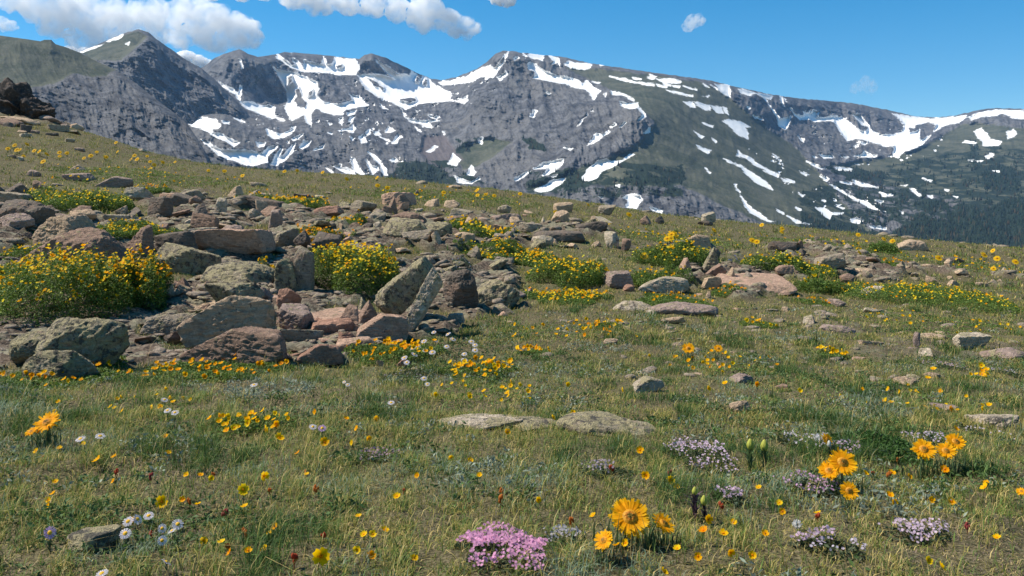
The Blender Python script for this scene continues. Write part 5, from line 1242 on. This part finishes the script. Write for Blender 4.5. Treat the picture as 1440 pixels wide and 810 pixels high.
for a in [('largest golden sunflower with an open round disk, bottom centre right', 886, 727, 58, (.05, -.86, .42), 52), ('half turned sunflower just right of the largest sunflower', 933, 736, 36, (.55, -.52, .62), 40), ('narrow half closed sunflower left below the largest sunflower', 849, 760, 32, (-.55, -.62, .5), 34),
 ('upper sunflower of the twin heads with a dark ragged centre', 1185, 650, 40, (.1, -.85, .42), 48), ('lower left sunflower of the twin heads', 1166, 662, 32, (-.1, -.7, .65), 34), ('single darker sunflower below the twin sunflowers', 1194, 690, 27, (.05, -.9, .3), 28), ('small half closed sunflower above the twin sunflowers', 1163, 618, 19, (.5, -.8, .3), 24),
 ('left sunflower of the trio on the right', 1299, 632, 34, (.0, -.8, .55), 36), ('front middle sunflower of the trio on the right', 1330, 634, 29, (.0, -.75, .62), 34), ('back right sunflower of the trio on the right', 1344, 621, 29, (.15, -.72, .62), 44), 
 ('bright sunflower on the left edge of the foreground', 66, 594, 37, (-.1, -.72, .6), 36), ('smaller tilted sunflower touching the bright left edge one', 44, 607, 19, (-.2, -.55, .75), 26),
 ('left and larger of two sunflowers on the centre turf', 968, 490, 18, (.0, -.85, .5), 18), ('right and smaller of two sunflowers on the centre turf', 1010, 490, 13, (.1, -.8, .5), 16), ('small orange sunflower bud at the right edge', 1436, 691, 14, (-.3, -.5, .8), 22)]:
    sunflower(*a[:5], seed=int(a[1]), stem_px=a[5])

# far sunflowers: small heads on the slope, one mesh each
def far_sun_mesh(seed):
    rg = np.random.default_rng(seed); g = Geo(); M = rot_to((rg.normal(0, .3), -.72, .62)); top = np.array([0, 0, .085])
    for k in range(13):
        V, T, C = petal(.036, .020, .1, 2, .08, rg.uniform(0, .3), (.95, .50, .012), (1, .62, .02), r0=.012); g.add(rotz(V, k * .4833) @ M.T + top, T, 0, C * rg.uniform(.85, 1.08))
    V, T, C = dome(.015, .009, rg, (.60, .28, .02), 3, 9); g.add(V @ M.T + top + M[:, 2] * .002, T, 0, C)
    V, T = tube(np.array([(0, 0, -.01), (.004, .002, .045), top - M[:, 2] * .004]), .004, 5); g.add(V, T, 1, (.10, .13, .05))
    n_ = 12; V, T, C = blades(np.stack([rg.normal(0, .012, n_), rg.normal(0, .012, n_), 0 * az0[:n_]], 1), rg.uniform(.03, .07, n_), np.full(n_, .005), rg.uniform(.2, .9, n_), az0[:n_], np.tile((.07, .11, .04), (n_, 1))); g.add(V, T, 1, C)
    return g.mesh('alpine_sunflower', MATS)
az0 = np.linspace(0, 6.28, 12)
FS = [far_sun_mesh(i) for i in range(6)]
FAR = [('on the grass high on the left slope', [(20.5,206),(11,211),(23.5,214),(27.6,213),(33,220),(38,205),(48,214.5),(55,216),(66,219.5),(83.5,216),(84,221),(94,216),(60.5,230)]),
 ('on the slope below the dark cliff', [(118,223),(127.6,220),(149,221),(136,213.6),(165,213),(184,224),(189,220),(192.6,225),(207,219),(217,233),(229,229),(211,228),(163,201)]),
 ('along the crest below the snowy cirque', [(246,226),(293,239),(315.6,241),(341,247.5),(400,242),(418,240),(453.6,243),(487.6,252),(530,250)]),
 ('on the upper meadow left of the crest rocks', [(544.7,266),(531,263),(624,272)]),
 ('on the crest left of the orange tan block', [(671,269),(683,274),(695,276.5),(671.5,276),(731.5,274)]),
 ('on the crest right of the orange tan block', [(781.6,301),(827,288),(851,293),(884.5,306)]),
 ('above the dense green cushion', [(948,332),(943,339),(938,345),(952,335),(944,332),(906,367),(1004,327)]),
 ('on the crest beside the right hand rubble', [(1071,317),(1070,329),(1100,323),(1058,340),(1064,343),(1099.5,328),(1209,357),(1207,331)]),
 ('along the right hand crest', [(1243,338),(1255,341),(1283,343),(1320,368),(1402,366),(1397,378),(1396,356),(1384,361),(1428,371)])]
rg = np.random.default_rng(9)
OR2 = ['leftmost', 'second from left', 'third from left', 'fourth from left', 'fifth from left', 'sixth from left', 'seventh from left', 'eighth from left', 'ninth from left', 'tenth from left', 'eleventh from left', 'twelfth from left', 'thirteenth from left']
for where, pts in FAR:
    for i, (px, py) in enumerate(sorted(pts)):
        X, Y, Z = at(px, py + 5); o = obj('alpine_sunflower', FS[rg.integers(6)], loc=(X, Y, Z), rot=(0, 0, rg.normal(0, .5)), scale=rg.uniform(.8, 1.15) * (1.0 if Y < 14 else 1.2))
        tag(o, f'golden sunflower {where}, {OR2[i]}', 'sunflower', 'far alpine sunflowers along the slope')

# ------------------------------------------------------------------ white and lilac asters
def aster_parts(seed, d, face, stem, dx=0.0):
    rg = np.random.default_rng(seed); M = rot_to(face); top = np.array([dx, 0, stem]); gp, gd, gs = Geo(), Geo(), Geo()
    n_ = 30
    for k in range(n_):
        V, T, C = petal(d * .34 * rg.uniform(.88, 1.08), d * .062, rg.normal(0, .06), 2, 0, rg.uniform(0, .2), (.78, .70, .82), (.90, .86, .92), r0=d * .15); gp.add(rotz(V, 6.2832 * k / n_ + rg.normal(0, .04)) @ M.T + top, T, 0, C)
    V, T, C = dome(d * .19, d * .08, rg, (.85, .48, .03), 4, 14, .2); gd.add(V @ M.T + top + M[:, 2] * d * .02, T, 0, C)
    V, T = tube(np.array([(0, 0, -.01), (dx * .3, .003, stem * .5), top - M[:, 2] * d * .12, top - M[:, 2] * d * .01]), np.array([.035, .035, .05, .14]) * d, 6); gs.add(V, T, 0, (.07, .085, .05))
    n2 = 7; az = rg.uniform(0, 6.28, n2); V, T, C = blades(np.stack([0 * az, 0 * az, stem * rg.uniform(-.1, .5, n2)], 1), np.full(n2, stem * .5), np.full(n2, d * .12), rg.uniform(.4, 1, n2), az, np.tile((.07, .11, .05), (n2, 1))); gs.add(V, T, 0, C)
    return gp, gd, gs
def aster(px, py, dpx, face, seed, label, lilac=False):
    Xb, Yb_, Zb = at(px, py + dpx * 1.7); s = Yb_ / F
    gp, gd, gs = aster_parts(seed, dpx * s, face, (EYE - py) * s - Zb, (px - CX) * s - Xb)
    root = obj('aster', None, loc=(Xb, Yb_, Zb)); tag(root, label, 'aster', 'pale asters in the foreground')
    o = obj('petal_ring', gp.mesh('petal_ring', [MAT_PETAL]), root); o.color = (.72, .48, .80, 1) if lilac else (1, 1, 1, 1)
    obj('flower_disk', gd.mesh('flower_disk', [MAT_STEM]), root); obj('stem', gs.mesh('stem', [MAT_STEM]), root)
for a in [(209,725,15,(.05,-.45,.85),'single aster topping the lower left aster group'), (180,733,16,(-.1,-.6,.75),'aster at the upper left of the lower left group'), (193.5,730,15,(.6,-.3,.5),'half turned aster between two others, lower left group'), (176,750,17,(-.05,-.65,.7),'leftmost low aster of the lower left group'), (228,743,13,(0,-.9,.35),'upper facing aster of the right hand pair, orange centre'),
 (228,760,14,(0,-.95,.3),'lower facing aster of the right hand pair, orange centre'), (250,737,16,(.3,-.65,.7),'rightmost aster of the lower left group'), (241.7,746,12,(-.4,-.2,.8),'lilac backed aster below the rightmost aster'), (234,790,16,(.5,.3,.8),'white aster bent down alone near the bottom left edge'), (143,806,18,(-.2,-.3,.9),'white aster cut by the bottom edge'),
 (70,749,18,(0,-.93,.3),'deep lilac aster in front of the corner lichen rock'), (113,617,14,(-.15,-.35,.9),'left white aster of two right of the bright left sunflower'), (141,613,14,(.2,-.3,.9),'right white aster of two right of the bright left sunflower'), (235.5,577,11,(-.1,-.4,.8),'left small white aster below the front drift'), (246,580,11,(.1,-.4,.8),'right small white aster below the front drift'), (231.5,562,10,(.3,-.3,.8),'tilted white aster under the front drift'),
 (357,541,11,(-.1,-.3,.9),'white aster behind the loose yellow clump'), (440,600,11,(.2,-.5,.8),'pale blue white aster right of the loose yellow clump'), (489,541,7,(.1,-.5,.8),'right tiny white aster left of the grey lilac cushion'), (484,537,6,(-.1,-.5,.8),'left tiny white aster left of the grey lilac cushion'), (596,532,9,(.1,-.5,.8),'left white aster above the grey lilac cushion'), (601,540,8,(0,-.5,.8),'right white aster by the grey lilac cushion'), (550,566,10,(0,-.4,.9),'pale aster on the turf below the grey lilac cushion'), (453,602,12,(.1,-.6,.7),'lilac aster right of the pale blue white aster')]:
    aster(a[0], a[1], a[2], a[3], int(a[0] * 3), a[4], 'lilac aster' in a[4])
gm_ = []
for sd_ in range(4):
    gp, gd, gs = aster_parts(900 + sd_, .032, (rng.normal(0, .2), -.5, .8), .05); g = Geo()
    for src, mi in ((gp, 0), (gd, 1), (gs, 1)):
        for V, T, C in zip(src.V, src.T, src.C): g.V.append(V); g.T.append(T - T.min() + g.n); g.C.append(C); g.M.append(np.full(len(T), mi)); g.n += len(V)
    gm_.append(g.mesh('flower', MATS))
Xc, Yc, Zc = at(622, 505)
root = obj('aster_clump', None, loc=(Xc, Yc, Zc)); tag(root, 'clump of white asters right below the leaning pillar', 'aster clump')
for (px, py) in [(610,466),(630,472),(637,482),(628,493),(596,484),(588,490.5),(580,495),(598,495),(608,498.5),(613,481),(663,483),(668,489.6),(668,498.5),(653,502),(653,512),(568.5,507),(572,512),(583,504)]:
    X, Y, Z = at(px, py + 11); obj('flower', gm_[rng.integers(4)], root, (X - Xc, Y - Yc, Z - Zc), (0, 0, rng.normal(0, .5)), rng.uniform(.95, 1.25))
V_, T_, C_ = leafcloud(np.stack([rng.normal(0, .22, 700), rng.normal(0, .2, 700), np.zeros(700)], 1), np.full(700, .02), rng, np.array([.05, .09, .03]) * rng.uniform(.6, 1.4, (700, 1)))
gx_ = V_[:, 0] + Xc; gy_ = V_[:, 1] + Yc; V_[:, 2] += ground_z(gx_, gy_) - Zc + .012
obj('foliage', mesh_np('foliage', V_, T_, MAT_LEAF, C_), root)

# ------------------------------------------------------------------ single small flowers of the foreground turf
SINGLE = [(44,633),(143,648,11),(163,641),(233,620),(235,634),(76,668.5),(73,683),(68.5,695),(70,717),(164,673),(225,704.5,14),(340,696,13),(278,701),(262,698),(296,674),(284,753),(309,767),(324,774),(348,780),(187,724),(85,627),(281,668.5),(263,667),(118,624),
 (388,618,11),(455.5,629,11),(422.6,638),(371.5,606,10),(366.7,678,11),(343,710,9),(558.5,699,9),(542.6,742,10),(514,748),(526,750),(446.7,794,20),(500,771,9),(519,775.5,10),(501.5,724),(630.7,636),(660,641.5),(670.7,666),(583,667),(526,591),(499,607),(487,594.5),(443,579.6),(579,775),(379,746),(387,740),(369,772),(431,665.6),(495.5,620),(518,614),
 (898,638,9),(907,671.5,10),(940,677,10),(948,686),(833,716),(992,756,11),(990,737,11),(1017,752,11),(1028,727),(1027,780),(1057,780),(980,780),(780,596),(813,598),(804,583),(1020,542),(875,553),(996,547),(1064,545),(1067,687),(712,612),(755.6,699),(867,774),(884,772),(939,804),(952,778),(1070,747),
 (1325,660,10),(1381.5,690,11),(1389,675.6),(1335,704,9),(1250,662.6,9),(1278,664),(1248,701,9),(1307,533),(1315,528.5),(1378,514),(1378.5,528),(1332,577),(1380,580),(1321,805,12),(1302.6,787),(1258,708),(1307,710),(1097,704),(1099,714),(1149.6,722),(1406,758),(1341,601),(1214,664)]
rg = np.random.default_rng(3)
for q in SINGLE:
    px, py = q[0], q[1]; dpx = (q[2] if len(q) > 2 else 7.0) * 1.12
    X, Y, Z = at(px, py + .028 / (at(px, py)[1] / F) * .8); sc_ = dpx * Y / F / .022
    o = obj('yellow_wildflower', AV[rg.integers(len(AV))], loc=(X, Y, Z), rot=(rg.normal(0, .12), rg.normal(0, .12), rg.normal(0, .7)), scale=max(sc_, .6)); c = YEL[rg.choice(4, p=[.5, .3, .05, .15])]; o.color = (*c, 1)
    tag(o, None, 'wildflower', 'single yellow flowers in the turf'); near_label('small yellow flower', px, py, o)
# red and rust seed heads
g0 = []
for sd_ in range(3):
    r2 = np.random.default_rng(sd_); g = Geo(); Us3, Ts3 = ico(1)
    for k in range(6): g.add(Us3 * np.array([.004, .004, .008]) * r2.uniform(.8, 1.3) + (r2.normal(0, .005), r2.normal(0, .005), .03 + r2.normal(0, .005)), Ts3, 0, (1, 1, 1))
    V, T = tube(np.array([(0, 0, -.005), (.001, 0, .015), (0, 0, .03)]), .0012, 4); g.add(V, T, 1, (.5, .5, .3)); g0.append(g.mesh('seed_head', MATS))
for (px, py) in [(164,660),(212,672),(300,664),(266,700),(316,712),(212,747),(430,660),(444,690),(455,758),(414,790),(380,690),(568,684),(705,690),(704,700),(860,660),(804,724),(942,667),(1014,710),(1250,668),(1150,732),(1360,742),(320,770),(60,640),(345,745),(1262,640),(1228,654)]:
    X, Y, Z = at(px, py + 12); o = obj('red_seed_head', g0[rg.integers(3)], loc=(X, Y, Z), rot=(0, 0, rg.uniform(0, 6)), scale=rg.uniform(.5, .75)); o.color = (*[(.46, .09, .04), (.55, .19, .04), (.36, .08, .07)][rg.integers(3)], 1)
    tag(o, None, 'seed head', 'rusty seed heads in the turf'); near_label('tiny rust red seed head', px, py, o)
flush_labels()

# buds on leafy stalks, white puffs
def bud_plant(label, px, py, hpx, budpx, cstem, seed, ctop=(.42, .42, .07), leafw=.10):
    rg = np.random.default_rng(seed); X, Y, Z = at(px, py + hpx); s = Y / F; H = hpx * s; B = budpx * s
    root = obj('budding_plant', None, loc=(X, Y, Z)); tag(root, label, 'budding plant', 'budding stalks')
    g = Geo(); V, T = tube(np.array([(0, 0, -.01), (.003, 0, H * .5), (0, 0, H)]), B * .12, 6); g.add(V, T, 0, cstem); obj('stem', g.mesh('stem', [MAT_STEM]), root)
    U, T = ico(3); a = np.arctan2(U[:, 1], U[:, 0]); r_ = 1 + .08 * np.cos(8 * a) * (1 - U[:, 2] ** 2)
    V = U * r_[:, None] * np.array([B * .38, B * .38, B * .62]); V[:, :2] *= (1 - .3 * (V[:, 2:3] / (B * .62)).clip(0)); C = np.array(ctop) * (.75 + .35 * (np.cos(8 * a) > 0))[:, None]
    obj('bud', mesh_np('bud', V + (0, 0, H + B * .3), T, MAT_STEM, C, smooth=True), root)
    n_ = 20; az = rg.uniform(0, 6.28, n_); V, T, C = blades(np.stack([0 * az, 0 * az, H * rg.uniform(0, .75, n_)], 1), H * rg.uniform(.4, .7, n_), np.full(n_, H * leafw), rg.uniform(.3, .9, n_), az, np.array(cstem) * rg.uniform(1.0, 2.2, (n_, 1)))
    obj('leaf_tuft', mesh_np('leaf_tuft', V, T, MAT_LEAF, C), root)
bud_plant('left yellow green bud of the leafy pair', 1055, 628, 34, 13, (.07, .11, .04), 1); bud_plant('right yellow green bud of the leafy pair', 1075, 627, 34, 14, (.07, .11, .04), 2)
bud_plant('pale bud on top of a purple brown stalk', 977, 692, 40, 10, (.06, .035, .045), 3); bud_plant('green bud right beside the purple brown stalk', 990, 704, 30, 12, (.06, .04, .045), 4)
bud_plant('small bud at the left of the twin sunflowers', 1166, 630, 14, 8, (.08, .10, .05), 5, (.6, .58, .5))
def puff(label, px, py, d):
    rg = np.random.default_rng(int(px)); X, Y, Z = at(px, py + d * 1.2); s = Y / F; r_ = d * s / 2; q = rg.normal(size=(160, 3)); q /= np.linalg.norm(q, axis=1)[:, None]
    zc = (EYE - py) * s - Z; V, T, C = leafcloud(q * r_ * rg.uniform(.5, 1, (160, 1)) + (0, 0, zc), np.full(160, r_ * .5), rg, np.tile((.75, .73, .70), (160, 1)))
    g = Geo(); g.add(V, T, 0, C); V, T = tube(np.array([(0, 0, -.01), (0, 0, zc)]), r_ * .1, 5); g.add(V, T, 1, (.1, .12, .06))
    tag(obj('seed_puff', g.mesh('seed_puff', MATS), loc=(X, Y, Z)), label, 'seed head')
puff('fluffy white seed head in the lower right turf', 1121, 737, 13); puff('small white fluffy head left of the small half closed sunflower', 1150, 617, 10)
